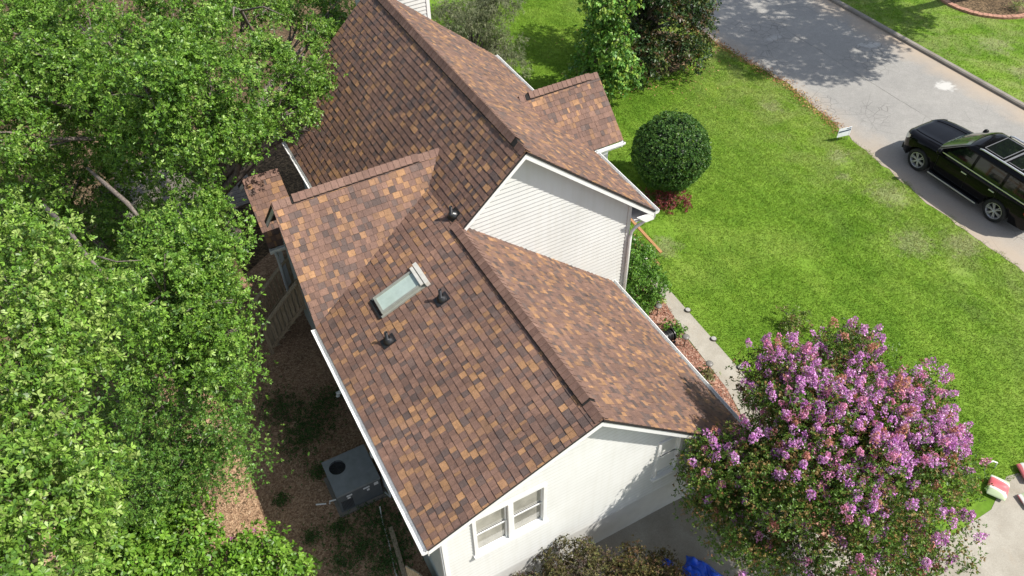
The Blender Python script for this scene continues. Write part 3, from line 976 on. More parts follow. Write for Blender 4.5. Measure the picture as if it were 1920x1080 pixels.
rake((0.0, Y1, ZR), (XM, Y1, ZM), YW, wg)
rake((XM, Y1, ZM), (XMR - 0.02, Y1, ZMR + 0.017), YW, wg)
# boxed eave return at the street end of the main gable
mb = MB()
mb.prism([(4.67, Y1 + 0.015, ZMR - 0.02), (XMR - 0.01, Y1 + 0.015, ZMR - 0.06), (XMR - 0.01, Y1 + 0.015, ZMR - 0.28), (4.95, Y1 + 0.015, ZMR - 0.28)], (0, 0.03, 0))
mb.build('eave_return', 'white_trim', wg)
def rake_x(x, p0, p1, s):
    """gable edges facing -x (s=-1) or +x (s=+1); points are (y, z)"""
    fascia((x - s * ins, p0[0], p0[1]), (x - s * ins, p1[0], p1[1]), (-s * 0.028, 0, 0))
rake_x(XD, (yDl, ZB), (YD, ZD), -1); rake_x(XD, (YD, ZD), (yDv, ZML), -1)
rake_x(XE, (YEE, ZEE), (YE, ZE), 1); rake_x(XE, (YE, ZE), (2 * YE - YEE, ZEE), 1)
rake_x(PX0, (PYE, PZE), (PYR, PZR), -1); rake_x(PX0, (PYR, PZR), (2 * PYR - PYE, PZE), -1)

def gutter(p0, p1, out, roof, w=0.11, h=0.10):
    """open white gutter along an eave; out = outward unit vector"""
    p0, p1, o = Vector(p0), Vector(p1), Vector(out)
    up = Vector((0, 0, 1))
    pr = [(0.0, -0.02), (0.0, -h), (w * 0.75, -h), (w, -0.055), (w, 0.0), (w - 0.018, 0.0), (w - 0.018, -0.045), (w * 0.68, -h + 0.03), (0.01, -h + 0.03), (0.01, -0.02)]
    mb = MB()
    q = [p0 + o * (a + 0.004) + up * (b - 0.012) for a, b in pr]
    # two convex strips keep the trough open
    d = p1 - p0
    n = len(q)
    for i in range(n):
        j = (i + 1) % n
        mb.poly([q[i], q[j], q[j] + d, q[i] + d])
    for base, rev in ((Vector((0, 0, 0)), False), (d, True)):
        pts = [p0 + o * (a + 0.004) + up * (b - 0.012) + base for a, b in ((0, -0.02), (0, -h), (w * 0.75, -h), (w, -0.055), (w, 0.0))]
        mb.poly(pts[::-1] if rev else pts)
    g = mb.build('gutter', 'gutter_white', roof, recalc=False)
    fb = MB()
    fb.prism([p0 - o * 0.012 - up * 0.055, p1 - o * 0.012 - up * 0.055, p1 - o * 0.012 - up * 0.21, p0 - o * 0.012 - up * 0.21], o * 0.011)
    fb.build('fascia', 'white_trim', roof)
    return g
gutter((XB, 0.0, ZB), (XB, yDl, ZB), (-1, 0, 0), rB)
gutter((XC, 0.0, ZC), (XC, YW, ZC), (1, 0, 0), rC)
gutter((XMR, Y1, ZMR), (XMR, YEE + 0.05, ZMR), (1, 0, 0), rM)
gutter((XMR, 2 * YE - YEE, ZMR), (XMR, Y2, ZMR), (1, 0, 0), rM)
gutter((XML, yDv + 0.15, ZML), (XML, Y2, ZML), (-1, 0, 0), rA)
gutter((XMR + 0.02, YEE, ZEE), (XE, YEE, ZEE), (0, -1, 0), rE)
gutter((PX0, PYE, PZE), (PX1, PYE, PZE), (0, -1, 0), rP)
# eave soffits
mb = MB()
mb.prism([(XB + 0.01, 0.06, ZB - 0.2), (WL, 0.06, ZB - 0.2), (WL, yDl, ZB - 0.2), (XB + 0.01, yDl, ZB - 0.2)], (0, 0, 0.02))
mb.build('soffit', 'soffit', rB)
mb = MB()
mb.prism([(XC - 0.01, 0.06, ZC - 0.2), (WR, 0.06, ZC - 0.2), (WR, YW, ZC - 0.2), (XC - 0.01, YW, ZC - 0.2)], (0, 0, 0.02))
mb.build('soffit', 'soffit', rC)
mb = MB()
mb.prism([(XMR - 0.01, Y1 + 0.06, ZMR - 0.2), (4.67, Y1 + 0.06, ZMR - 0.2), (4.67, Y2, ZMR - 0.2), (XMR - 0.01, Y2, ZMR - 0.2)], (0, 0, 0.02))
mb.build('soffit', 'soffit', rM)
# corner boards
for (cx, cy, z0, z1, m_) in ((WL + 0.04, YF - 0.014, 1.1, tB(WL) - 0.02, 'white_trim'), (WR - 0.04, YF - 0.014, -0.9, tC(WR) - 0.02, 'white_trim'), (4.62, YW - 0.014, -1.0, tM(4.62) - 0.05, 'white_trim')):
    mb = MB(); mb.box((cx, cy, (z0 + z1) / 2), (0.09, 0.03, z1 - z0)); mb.build('corner_board', m_, wf if cy < 1 else wg)
mb = MB(); mb.box((WL - 0.02, YF + 0.02, 2.3), (0.03, 0.07, 2.5)); mb.build('corner_board', 'meter_grey', wl)
# downspouts
mb = MB()
mb.tube([(XMR + 0.05, Y1 + 0.10, ZMR - 0.10), (XMR + 0.04, Y1 + 0.10, ZMR - 0.2), (XMR - 0.12, YW - 0.12, ZMR - 0.36), (4.80, YW - 0.10, ZMR - 0.48), (4.69, YW - 0.08, ZMR - 0.62), (4.67, YW - 0.08, ZMR - 0.8), (4.67, YW - 0.08, -0.7)], 0.045, 8)
mb.build('downspout', 'white_trim', wg, smooth=True)
mb = MB()
mb.tube([(-3.28, PYE - 0.06, PZE - 0.1), (-3.26, PYE - 0.05, PZE - 0.4), (-3.26, PYE - 0.05, 0.1)], 0.04, 8)
mb.box((-3.15, PYE + 0.12, 1.4), (0.1, 0.1, 2.5))
mb.build('porch_post', 'meter_grey', rP)

# windows -------------------------------------------------------------------------
def window(x0, x1, z0, z1, y, par, sashes, blind=False):
    t = 0.07
    fr = MB()
    ys = y - 0.035
    d = 0.075
    fr.box(((x0 + x1) / 2, ys + d / 2, z1 - t / 2), (x1 - x0, d, t))
    fr.box(((x0 + x1) / 2, ys + d / 2 - 0.02, z0 + t / 2), (x1 - x0 + 0.06, d + 0.05, t * 0.9))
    edges = [x0 + (x1 - x0) * i / sashes for i in range(sashes + 1)]
    for i, e in enumerate(edges):
        w = t if i in (0, sashes) else t * 1.3
        cx = e + (t / 2 if i == 0 else -t / 2 if i == sashes else 0)
        fr.box((cx, ys + d / 2 - (0.004 if 0 < i < sashes else 0.002), (z0 + z1) / 2), (w, d, z1 - z0 - 1.8 * t))
    w = fr.build('window', 'white_trim', par)
    for i in range(sashes):
        a, b = edges[i] + t * 0.8, edges[i + 1] - t * 0.8
        zm = (z0 + z1) / 2
        s = MB()
        for (zz0, zz1, dy) in ((zm - 0.015, z1 - t, 0.012), (z0 + t, zm + 0.025, 0.0)):
            yy = y + 0.03 + dy
            s.box(((a + b) / 2, yy, zz1 - 0.02), (b - a, 0.03, 0.04))
            s.box(((a + b) / 2, yy, zz0 + 0.02), (b - a, 0.03, 0.04))
            s.box((a + 0.018, yy - 0.001, (zz0 + zz1) / 2), (0.036, 0.026, zz1 - zz0 - 0.081))
            s.box((b - 0.018, yy - 0.001, (zz0 + zz1) / 2), (0.036, 0.026, zz1 - zz0 - 0.081))
        s.build('sash', 'white_trim', w)
        g_ = MB()
        g_.box(((a + b) / 2, y + 0.055, zm), (b - a, 0.012, z1 - z0 - 2 * t))
        g_.build('pane', 'blind' if blind else 'glass_window', w)
    return w
# the wall behind each window is cut by setting the frames proud of it: deep casings hide the lap
def casing(x0, x1, z0, z1):
    mb = MB()
    mb.box(((x0 + x1) / 2, YF + 0.02, (z0 + z1) / 2), (x1 - x0, 0.06, z1 - z0))
    return mb
window(-2.46, -0.945, 2.29, 3.66, YF - 0.012, wf, 2)
window(1.60, 2.22, 1.68, 3.02, YF - 0.012, wf, 1, True)

# skylight and vent pipes ----------------------------------------------------------
def on_plane(o, ux, uy, a, b, h):
    n = ux.cross(uy)
    return o + ux * a + uy * b + n * h
uB = Vector((1, 0, SB)).normalized()      # up-slope on the back plane
vB = Vector((0, 1, 0))
nB = uB.cross(vB)
o = Vector((-2.115, 4.80, ZR - SB * 2.115))
LS, WS = 1.06, 0.50
def slab(mb, a0, a1, b0, b1, h0, h1):
    mb.prism([o + uB * a + vB * b + nB * h0 for a, b in ((a0, b0), (a1, b0), (a1, b1), (a0, b1))], nB * (h1 - h0))
mb = MB()
slab(mb, 0, LS, 0, 0.05, 0.0, 0.10); slab(mb, 0, LS, WS - 0.05, WS, 0.0, 0.10)
slab(mb, 0, 0.05, 0.051, WS - 0.051, 0.0, 0.095); slab(mb, LS - 0.09, LS, 0.051, WS - 0.051, 0.0, 0.095)
slab(mb, -0.05, LS + 0.05, -0.045, -0.002, 0.0, 0.045); slab(mb, -0.05, LS + 0.05, WS + 0.002, WS + 0.045, 0.0, 0.045)
sk = mb.build('skylight', 'skylight_frame', rB)
mb = MB(); slab(mb, 0.051, LS - 0.091, 0.051, WS - 0.051, 0.045, 0.07); mb.build('pane', 'skylight_glass', sk)
sk2 = MB(); slab(sk2, LS + 0.002, LS + 0.09, -0.07, WS + 0.07, 0.02, 0.14); slab(sk2, LS - 0.09, LS - 0.02, -0.03, WS + 0.03, 0.112, 0.135)
sk2.build('flashing', 'skylight_light', sk)
mb = MB(); slab(mb, -0.11, -0.052, -0.03, WS + 0.03, 0.015, 0.05); slab(mb, -0.01, -0.001, 0, WS, 0.0, 0.10); mb.build('flashing', 'black_rubber', sk)

def vent_pipe(x, y, slope, zr, xr, roof):
    z = zr - slope * (xr - x)
    u = Vector((1, 0, slope)).normalized()
    n = u.cross(Vector((0, 1, 0)))
    c = Vector((x, y, z))
    mb = MB()
    mb.prism([c + u * a + Vector((0, b, 0)) + n * 0.02 for a, b in ((-0.16, -0.12), (0.14, -0.12), (0.14, 0.12), (-0.16, 0.12))], n * 0.012)
    mb.lathe(c + n * 0.03, n, [(0, 0.115), (0.02, 0.112), (0.05, 0.095), (0.09, 0.07)], 20)
    mb.lathe(c + n * 0.1, (0, 0, 1), [(-0.05, 0.07), (0.0, 0.068), (0.03, 0.055), (0.035, 0.036), (0.2, 0.036), (0.2, 0.026), (0.12, 0.024)], 16)
    mb.build('vent_pipe', 'black_rubber', roof, smooth=True)
vent_pipe(-2.27, 4.17, SB, ZR, 0, rB)
vent_pipe(-1.03, 4.23, SB, ZR, 0, rB)
vent_pipe(0.07, 5.90, SA, ZM, XM, rA)

# meters and conduit on the back wall
mb = MB()
mb.box((-3.12, 3.75, 1.45), (0.12, 0.26, 0.40)); mb.lathe((-3.18, 3.75, 1.5), (-1, 0, 0), [(0, 0.09), (0.06, 0.088), (0.08, 0.06), (0.085, 0)], 16)
mb.tube([(-3.12, 3.75, 1.65), (-3.12, 3.75, 3.3)], 0.025, 8); mb.tube([(-3.12, 3.75, 1.25), (-3.12, 3.75, 0.1)], 0.025, 8)
mb.build('meter_box', 'meter_grey', wl)
mb = MB(); mb.box((-3.13, 3.15, 1.0), (0.14, 0.22, 0.32)); mb.tube([(-3.13, 3.15, 0.85), (-3.16, 3.2, 0.5), (-3.2, 3.45, 0.35)], 0.02, 8)
mb.build('disconnect_box', 'meter_grey', wl)
mb = MB(); mb.tube([(-3.10, 6.4, 0.6), (-3.22, 6.4, 0.6), (-3.22, 6.4, 0.5)], 0.05, 10); mb.build('dryer_vent', 'pvc', wl)

# ------------------------------------------------------------------ wooden porch stairs
st = empty('wooden_stairs', (-4.2, 9.0, 0), 'weathered wooden stairs with slatted railings beside the dark back wall', 'stairs')
for yy in (8.98, 9.92):
    mb = MB()
    mb.bar((-4.20, yy, 0), (-4.20, yy, 1.0), 0.09, 0.09, (0, 1, 0))
    mb.bar((-3.05, yy, 1.15), (-3.05, yy, 2.2), 0.09, 0.09, (0, 1, 0))
    mb.bar((-4.25, yy, 1.0), (-3.0, yy, 2.2), 0.12, 0.04)
    mb.bar((-4.15, yy, 0.22), (-3.0, yy, 1.32), 0.04, 0.09)
    n = 9
    for i in range(n):
        t = (i + 0.6) / n
        x = -4.17 + t * 1.1
        mb.bar((x, yy + 0.03, 0.12 + t * 1.08), (x, yy + 0.03, 1.0 + t * 1.12), 0.085, 0.025, (0, 1, 0))
    mb.build('railing', 'old_wood', st)
for i in range(6):
    mb = MB(); mb.box((-4.08 + i * 0.19, 9.45, 0.17 + i * 0.19), (0.26, 0.86, 0.04)); mb.build('tread', 'old_wood', st)
# deck seen through the branches
dk = empty('wooden_deck', (-4.0, 16.5, 0), 'grey wooden deck under the trees behind the porch roof', 'deck')
mb = MB()
for i in range(20):
    mb.box((-4.65, 14.2 + i * 0.2, 1.0), (3.7, 0.185, 0.04))
mb.build('deck_boards', 'grey_wood', dk)
for x in (-6.3, -2.95):
    for yy in (14.3, 17.9):
        mb = MB(); mb.bar((x, yy, 0), (x, yy, 0.98), 0.12, 0.12, (0, 1, 0)); mb.build('post', 'old_wood', dk)

# ------------------------------------------------------------------ air conditioner
ac = empty('air_conditioner', (-3.71, 4.1, 0), 'dark grey packaged air conditioner with round top fan on the mulch', 'air conditioner')
x0, x1, y0, y1, zt = -4.21, -3.22, 3.62, 4.59, 0.76
fc, fr_ = (-3.95, 4.31), 0.185
mb = MB()
mb.prism([(x0, y0, 0.06), (x1, y0, 0.06), (x1, y1, 0.06), (x0, y1, 0.06)], (0, 0, 0.64))
cab = mb.build('cabinet', 'ac_dark', ac)
mb = MB()   # lid with a round opening
n = 32
outer = []
for k in range(n):
    t = 2 * PI * k / n
    dx, dy = math.cos(t), math.sin(t)
    s = 1e9
    if dx > 1e-6: s = min(s, (x1 + 0.015 - fc[0]) / dx)
    if dx < -1e-6: s = min(s, (x0 - 0.015 - fc[0]) / dx)
    if dy > 1e-6: s = min(s, (y1 + 0.015 - fc[1]) / dy)
    if dy < -1e-6: s = min(s, (y0 - 0.015 - fc[1]) / dy)
    outer.append((fc[0] + dx * s, fc[1] + dy * s))
for cx, cy in ((x0 - 0.015, y0 - 0.015), (x1 + 0.015, y0 - 0.015), (x1 + 0.015, y1 + 0.015), (x0 - 0.015, y1 + 0.015)):
    k = min(range(n), key=lambda i: (outer[i][0] - cx) ** 2 + (outer[i][1] - cy) ** 2)
    outer[k] = (cx, cy)
for k in range(n):
    j = (k + 1) % n
    a, b = outer[k], outer[j]
    ia = (fc[0] + fr_ * math.cos(2 * PI * k / n), fc[1] + fr_ * math.sin(2 * PI * k / n))
    ib = (fc[0] + fr_ * math.cos(2 * PI * j / n), fc[1] + fr_ * math.sin(2 * PI * j / n))
    mb.poly([(*ia, zt), (*a, zt), (*b, zt), (*ib, zt)])
    mb.poly([(*a, zt), (*a, zt - 0.06), (*b, zt - 0.06), (*b, zt)])
    mb.poly([(*ia, zt), (*ib, zt), (*ib, zt - 0.055), (*ia, zt - 0.055)])
mb.build('lid', 'ac_grey', ac)
mb = MB()
mb.lathe((*fc, 0.705), (0, 0, 1), [(0, fr_), (0.004, 0.001)], 24)
for k in range(4):
    t = k * PI / 2 + 0.4
    mb.prism([(fc[0] + math.cos(t + e) * q, fc[1] + math.sin(t + e) * q, 0.72 + e * 0.02) for q, e in ((0.04, 0), (0.165, -0.2), (0.165, 0.55), (0.04, 0.5))], (0, 0, 0.006))
mb.build('fan', 'black_metal', ac)
mb = MB()
for q in (0.06, 0.10, 0.14, 0.18):
    mb.tube([(fc[0] + q * math.cos(t), fc[1] + q * math.sin(t), zt + 0.004) for t in np.linspace(0, 2 * PI, 25)], 0.003, 4, False)
mb.bar((fc[0] - 0.185, fc[1], zt + 0.006), (fc[0] + 0.185, fc[1], zt + 0.006), 0.012, 0.005)
mb.bar((fc[0], fc[1] - 0.185, zt + 0.009), (fc[0], fc[1] + 0.185, zt + 0.009), 0.012, 0.005)
mb.build('fan_guard', 'black_metal', ac)
for (lx, lz, w, h) in ((-3.95, 0.60, 0.13, 0.05), (-3.97, 0.52, 0.07, 0.05), (-3.55, 0.60, 0.15, 0.05), (-3.52, 0.5, 0.06, 0.07), (-3.32, 0.6, 0.1, 0.1)):
    mb = MB(); mb.box((lx, y0 - 0.006, lz), (w, 0.006, h)); mb.build('rating_label', 'label_white', cab)
mb = MB()
for gx in np.arange(x0 + 0.06, x0 + 0.3, 0.03):
    mb.box((gx, y0 - 0.008, 0.3), (0.012, 0.012, 0.34))
mb.build('grille', 'black_metal', cab)
mb = MB(); mb.tube([(-4.22, 3.95, 0.14), (-4.36, 3.98, 0.14), (-4.38, 3.98, 0.05)], 0.018, 8); mb.tube([(-4.45, 4.03, 0.03), (-4.66, 4.12, 0.03)], 0.018, 8)
mb.build('drain_pipe', 'pvc', ac)
mb = MB(); mb.box((-3.71, 4.1, 0.03), (1.15, 1.12, 0.06)); mb.build('pad', 'kerb', ac)

# ------------------------------------------------------------------ fence panel and plank by the front left corner
fp = empty('fence_panel', (-3.3, 1.1, 0), 'pale weathered board fence panel leaning out from the front corner of the house', 'fence')
mb = MB()
for i in range(5):
    t = i / 5
    a = Vector((-3.55 + t * 0.42, 1.25 - t * 0.75, 0)); b = Vector((-3.55 + (t + 0.19) * 0.42, 1.25 - (t + 0.19) * 0.75, 0))
    mb.prism([a, b, b + Vector((0, 0, 1.16 + 0.03 * (i % 2))), a + Vector((0, 0, 1.16 + 0.03 * (i % 2)))], (-0.022, -0.012, 0))
mb.build('board', 'pale_wood', fp)
for q in (0.3, 0.9):
    mb = MB(); mb.bar((-3.52, 1.28, q), (-3.1, 0.53, q), 0.04, 0.09); mb.build('rail', 'old_wood', fp)
mb = MB()
mb.bar((-3.62, 1.2, 0.06), (-3.40, 2.75, 0.06), 0.10, 0.10)
props(mb.build('plank', 'old_wood'), 'long old brown plank lying on the mulch along the back wall', 'plank')
mb = MB()
mb.tube([(-3.76, 1.2, 0.03), (-3.7, 1.8, 0.03), (-3.56, 2.5, 0.03), (-3.5, 3.0, 0.03), (-3.42, 3.3, 0.15)], 0.014, 6)
props(mb.build('cable', 'pvc'), 'thin pale cable running on the mulch beside the old plank', 'cable')

# ------------------------------------------------------------------ trees
GREEN_OAK = [(0.115, 0.235, 0.026), (0.155, 0.285, 0.034), (0.09, 0.19, 0.022), (0.23, 0.35, 0.07), (0.055, 0.125, 0.018), (0.125, 0.245, 0.03)]
GREEN_MID = [(0.08, 0.18, 0.026), (0.105, 0.215, 0.03), (0.06, 0.145, 0.02), (0.17, 0.28, 0.05)]
GREEN_DARK = [(0.05, 0.11, 0.026), (0.065, 0.13, 0.03), (0.045, 0.095, 0.022), (0.085, 0.15, 0.035)]
def limbs(mb, base, top, lumps, r0, seed, twist=0.5):
    """tapered trunk from base to top, a limb to every lump and twigs in it"""
    rr = random.Random(seed)
    b, t = Vector(base), Vector(top)
    pts, rad = [], []
    for i in range(9):
        k = i / 8
        j = Vector((rr.uniform(-1, 1), rr.uniform(-1, 1), 0)) * 0.12 * twist * math.sin(PI * k)
        pts.append(b.lerp(t, k) + j)
        rad.append(r0 * (1.25 - 0.25 * min(1, k * 8)) * (1 - 0.62 * k))
    mb.tube(pts, rad, 10)
    for (x, y, z, r) in lumps:
        e = Vector((x, y, z))
        k = min(0.95, max(0.25, (z - 1.8 - b.z) / max(0.5, (t.z - b.z)) * 0.75))
        s = b.lerp(t, k)
        rl = r0 * (1 - 0.62 * k) * 0.5
        mid = s.lerp(e, 0.5) + Vector((rr.uniform(-.3, .3), rr.uniform(-.3, .3), rr.uniform(-0.1, 0.35)))
        q = [s, s.lerp(mid, 0.5), mid, mid.lerp(e, 0.5), e]
        mb.tube(q, [rl, rl * 0.85, rl * 0.65, rl * 0.45, rl * 0.2], 7)
        for _ in range(5):
            d = Vector((rr.gauss(0, 1), rr.gauss(0, 1), rr.gauss(0.2, 0.8))).normalized() * r * 0.85
            s2 = mid.lerp(e, rr.uniform(0.3, 0.95))
            mb.tube([s2, s2.lerp(e + d, 0.5) + Vector((0, 0, 0.08)), e + d], [rl * 0.3, rl * 0.2, 0.006], 5)

def up(L, dz, k):
    return [(x, y, z + dz, r * k) for x, y, z, r in L]

def tree(name, label, base, top, lumps, r0, seed, pal, L=0.078, W=0.029, subs=7, ros=25, k=9, sub_r=0.15, mat='leaf', cat='tree', group=None, bark='bark', extra=None, inner=0.35, tilt=(0.1, 0.9), droop=0.1, under=False, broad=False):
    root = empty(name, base, label, cat, group)
    mb = MB()
    limbs(mb, base, top, lumps, r0, seed)
    if extra:
        for pts, rad in extra:
            mb.tube(pts, rad, 7)
    mb.build('trunk', bark, root, smooth=True)
    P, A = crown_sites(lumps, subs, ros, sub_r, inner)
    if under:
        low = [(x + rng.normal(0, .25), y + rng.normal(0, .25), z - 1.5 * r, r * 1.05) for x, y, z, r in lumps if x < -4.4]
        P3, A3 = crown_sites(low, 8, 15, 0.22, 0.0)
        P, A = np.concatenate([P, P3]), np.concatenate([A, A3])
    V, C = leaf_quads(P, A, k, L, W, tilt, pal, 0.26, droop, broad)
    np_mesh('crown', V, 6 if broad else 4, C, mat, root)
    return root

LA = [(-6.86, 15.35, 7.0, 1.2), (-5.11, 13.54, 7.5, 1.2), (-3.44, 12.85, 7.5, 1.2), (-1.38, 15.66, 6.0, 1.1), (0.3, 16.74, 5.0, 0.8), (-4.72, 9.72, 8.0, 1.15), (-3.48, 9.71, 7.5, 1.0), (-6.1, 13.37, 6.5, 1.0), (-1.97, 11.78, 6.5, 0.9), (-1.35, 11.79, 6.0, 0.65), (-1.55, 11.6, 5.3, 0.6), (-3.12, 10.08, 6.0, 0.8), (-3.95, 9.43, 6.5, 0.9), (-4.98, 10.61, 6.0, 0.9), (-3.03, 11.5, 4.9, 0.6), (-5.4, 11.9, 6.6, 0.95), (-4.2, 11.3, 6.6, 0.9), (-2.9, 14.3, 6.2, 1.0), (-6.4, 14.8, 5.6, 1.1), (-7.53, 13.0, 7.0, 1.0), (-7.65, 11.57, 6.5, 0.9), (-5.76, 16.29, 7.0, 1.1), (-1.16, 11.76, 5.3, 0.5), (-1.42, 11.23, 4.9, 0.4), (-0.63, 12.37, 5.5, 0.5), (1.21, 16.16, 5.2, 0.6), (0.11, 14.5, 5.5, 0.6), (-1.93, 10.86, 5.6, 0.6), (-6.34, 12.95, 7.2, 0.9), (-3.91, 11.4, 7.4, 0.9), (0.98, 15.42, 5.0, 0.55), (-0.16, 13.41, 5.3, 0.45)]
LB = [(-4.2, 6.95, 6.0, 0.55), (-4.95, 6.24, 6.1, 0.8), (-5.0, 5.25, 5.9, 0.65), (-5.0, 4.75, 5.5, 0.45), (-5.23, 6.92, 6.3, 0.85), (-5.65, 5.87, 6.0, 1.0), (-5.5, 5.15, 5.1, 0.7), (-6.33, 5.71, 5.2, 0.9), (-4.17, 8.4, 5.5, 0.42), (-6.83, 11.78, 3.2, 1.11), (-6.82, 9.66, 3.2, 1.11), (-7.51, 14.35, 3.2, 1.39), (-6.21, 13.88, 3.2, 0.89), (-8.42, 13.16, 3.2, 1.16), (-4.58, 8.52, 5.6, 0.6)]
LC = [(-7.14, 3.82, 9.0, 0.75), (-6.86, 2.76, 9.0, 0.7), (-7.24, 2.16, 9.0, 0.7), (-6.76, 2.85, 8.0, 0.45), (-7.45, 1.12, 9.0, 0.75), (-7.22, 0.88, 8.5, 0.75), (-7.4, 0.01, 9.0, 0.75), (-7.19, 0.39, 8.0, 0.45), (-7.48, -0.34, 8.5, 0.7), (-7.72, -0.68, 9.0, 0.6)]
LD = [(-5.63, 5.09, 4.0, 0.75), (-5.67, 4.13, 3.8, 0.65), (-6.38, 4.93, 4.0, 0.9), (-7.36, 6.04, 2.2, 1.03), (-6.39, 4.17, 3.2, 0.75), (-7.15, 4.2, 3.0, 0.7), (-5.25, 5.33, 4.0, 0.5), (-7.56, 7.42, 2.2, 0.91), (-6.3, 4.7, 2.6, 0.85), (-5.95, 4.5, 2.9, 0.6)]
LA = [(x - 0.05, y, z, r * 0.86) for x, y, z, r in LA]
LB = [(x - 0.17, y - 0.02, z, r * 0.84) for x, y, z, r in LB]
LC = [(x - 0.05, y, z, r * 0.9) for x, y, z, r in LC]
LD = [(x - 0.24, y + 0.1, z, r * 0.8) for x, y, z, r in LD]
G_ = 'trees along the back of the house'
tree('oak_tree', 'big oak with bright oblong leaves overhanging the main roof at the top left', (-3.9, 13.4, 0), (-4.3, 12.2, 6.6), LA, 0.30, 1, GREEN_OAK, group=G_, under=True, broad=True,
     extra=[([(-1.6, 14.5, 5.6), (-1.9, 13.9, 6.9), (-2.2, 12.9, 7.5), (-2.45, 11.6, 7.9)], [0.05, 0.045, 0.03, 0.01]), ([(-2.0, 13.7, 7.0), (-1.5, 13.0, 7.3), (-1.2, 12.3, 7.3)], [0.025, 0.02, 0.006])])
tree('oak_tree', 'leafy oak whose crown hangs beside the skylight roof and the wooden stairs', (-6.6, 8.0, 0), (-5.7, 7.2, 5.2), LB, 0.22, 2, GREEN_OAK, L=0.074, W=0.028, group=G_, under=True, broad=True,
     extra=[([(-6.45, 10.6, 5.9), (-6.2, 9.6, 6.1), (-5.9, 8.8, 6.0), (-5.75, 8.3, 5.8)], [0.03, 0.045, 0.05, 0.03]), ([(-7.3, 8.8, 6.5), (-6.95, 7.6, 6.7), (-6.75, 6.6, 6.8), (-6.45, 5.6, 6.7)], [0.05, 0.045, 0.035, 0.01]), ([(-6.75, 6.6, 6.8), (-6.3, 6.2, 6.7), (-5.9, 5.9, 6.8)], [0.02, 0.012, 0.005])])
tree('oak_tree', 'tall oak with the palest and largest leaves at the left edge, nearest the camera', (-10.6, 1.0, 0), (-8.3, 1.8, 7.6), LC, 0.26, 3, [(0.15, 0.275, 0.035), (0.20, 0.325, 0.05), (0.11, 0.22, 0.026), (0.28, 0.38, 0.10), (0.07, 0.15, 0.02)], L=0.068, W=0.026, group=G_, subs=9, broad=True)
tree('privet_tree', 'dense small leaved tree between the oaks and the bright patch of mulch', (-7.3, 5.4, 0), (-6.5, 5.0, 3.4), LD, 0.12, 4, GREEN_MID, L=0.055, W=0.022, subs=12, ros=14, k=9, sub_r=0.13, group=G_, mat='leaf', under=True)

# broad leaved shrubs with a few pink blossoms
def flowers(root, lumps, n, col, size, petals=6, topbias=0.3):
    P = []
    for _ in range(n):
        x, y, z, r = random.choice(lumps)
        d = unit(rng.normal(size=3) + np.array([0.1, -0.2, 0.8]))
        P.append(np.array([x, y, z]) + d * r * 0.98 * np.array([1, 1, 0.85]))
    P = np.array(P)
    V, C = leaf_quads(P, np.tile([0.1, -0.2, 1.0], (n, 1)), petals, size, size * 0.8, (0.1, 0.7), [col], 0.2)
    o_ = np_mesh('blossoms', V, 4, C, 'petal', root)
    return o_
LE = [(-8.12, 4.6, 1.6, 0.75), (-7.3, 4.55, 1.6, 0.55), (-7.47, 3.57, 1.5, 0.7), (-8.59, 3.59, 1.6, 0.8), (-8.12, 3.32, 1.5, 0.7), (-7.7, 4.1, 0.9, 0.7), (-8.3, 4.0, 0.8, 0.8)]
LF = [(-6.1, 2.95, 1.4, 0.5), (-5.76, 2.44, 1.3, 0.48), (-6.55, 2.49, 1.4, 0.55), (-5.74, 2.0, 1.1, 0.48), (-6.62, 3.4, 1.2, 0.26), (-6.1, 2.7, 0.8, 0.6), (-6.2, 3.2, 0.7, 0.5)]
PB = [(0.12, 0.25, 0.022), (0.155, 0.29, 0.03), (0.09, 0.20, 0.02), (0.20, 0.33, 0.05)]
e_ = tree('flowering_shrub', 'broad leaved green shrub tucked under the tall oak left of the bright mulch', (-7.9, 3.9, 0), (-7.9, 3.9, 1.2), LE, 0.05, 5, PB, L=0.10, W=0.05, subs=14, ros=8, k=7, sub_r=0.14, cat='shrub', group='broad leaved shrubs in the mulch', droop=0.2, broad=True)
flowers(e_, LE, 4, (0.50, 0.16, 0.36), 0.045)
f_ = tree('flowering_shrub', 'broad leaved shrub with a few pink flowers standing right of the bright mulch patch', (-6.15, 2.75, 0), (-6.15, 2.75, 1.0), LF, 0.05, 6, PB, L=0.095, W=0.048, subs=14, ros=8, k=7, sub_r=0.13, cat='shrub', group='broad leaved shrubs in the mulch', droop=0.2, broad=True)
flowers(f_, LF, 7, (0.50, 0.16, 0.36), 0.045)

# crape myrtle ----------------------------------------------------------------------
cm = empty('crape_myrtle', (5.9, -1.0, H(5.9)), 'wide crape myrtle covered in purple pink flower heads beside the driveway', 'tree')
CC, CRD = np.array([4.42, -1.3, 2.25]), np.array([3.0, 3.15, 2.2])
lm = []
while len(lm) < 140:
    d = unit(rng.normal(size=3))
    if d[2] < -0.6:
        d[2] = -d[2]
    c_ = CC + d * CRD * rng.uniform(0.58, 0.9)
    r_ = rng.uniform(0.38, 0.60)
    if c_[1] > 0.5 and c_[0] < 5.9:
        continue
    # thin over the stems so that they show
    if np.hypot(c_[0] - 5.55, c_[1] + 0.75) < 0.62 and c_[2] > 1.4:
        continue
    # keep clear of the front wall and the roof corner
    if c_[0] < 4.4 and c_[1] > -0.30 - r_ * 0.6:
        if c_[2] > ZR - SCF * c_[0] + 0.3 or c_[1] > 0.6:
            continue
        c_[1] = -0.30 - r_ * 0.6
    lm.append((c_[0], c_[1], max(c_[2], 0.1), r_))
mb = MB()
rr = random.Random(3)
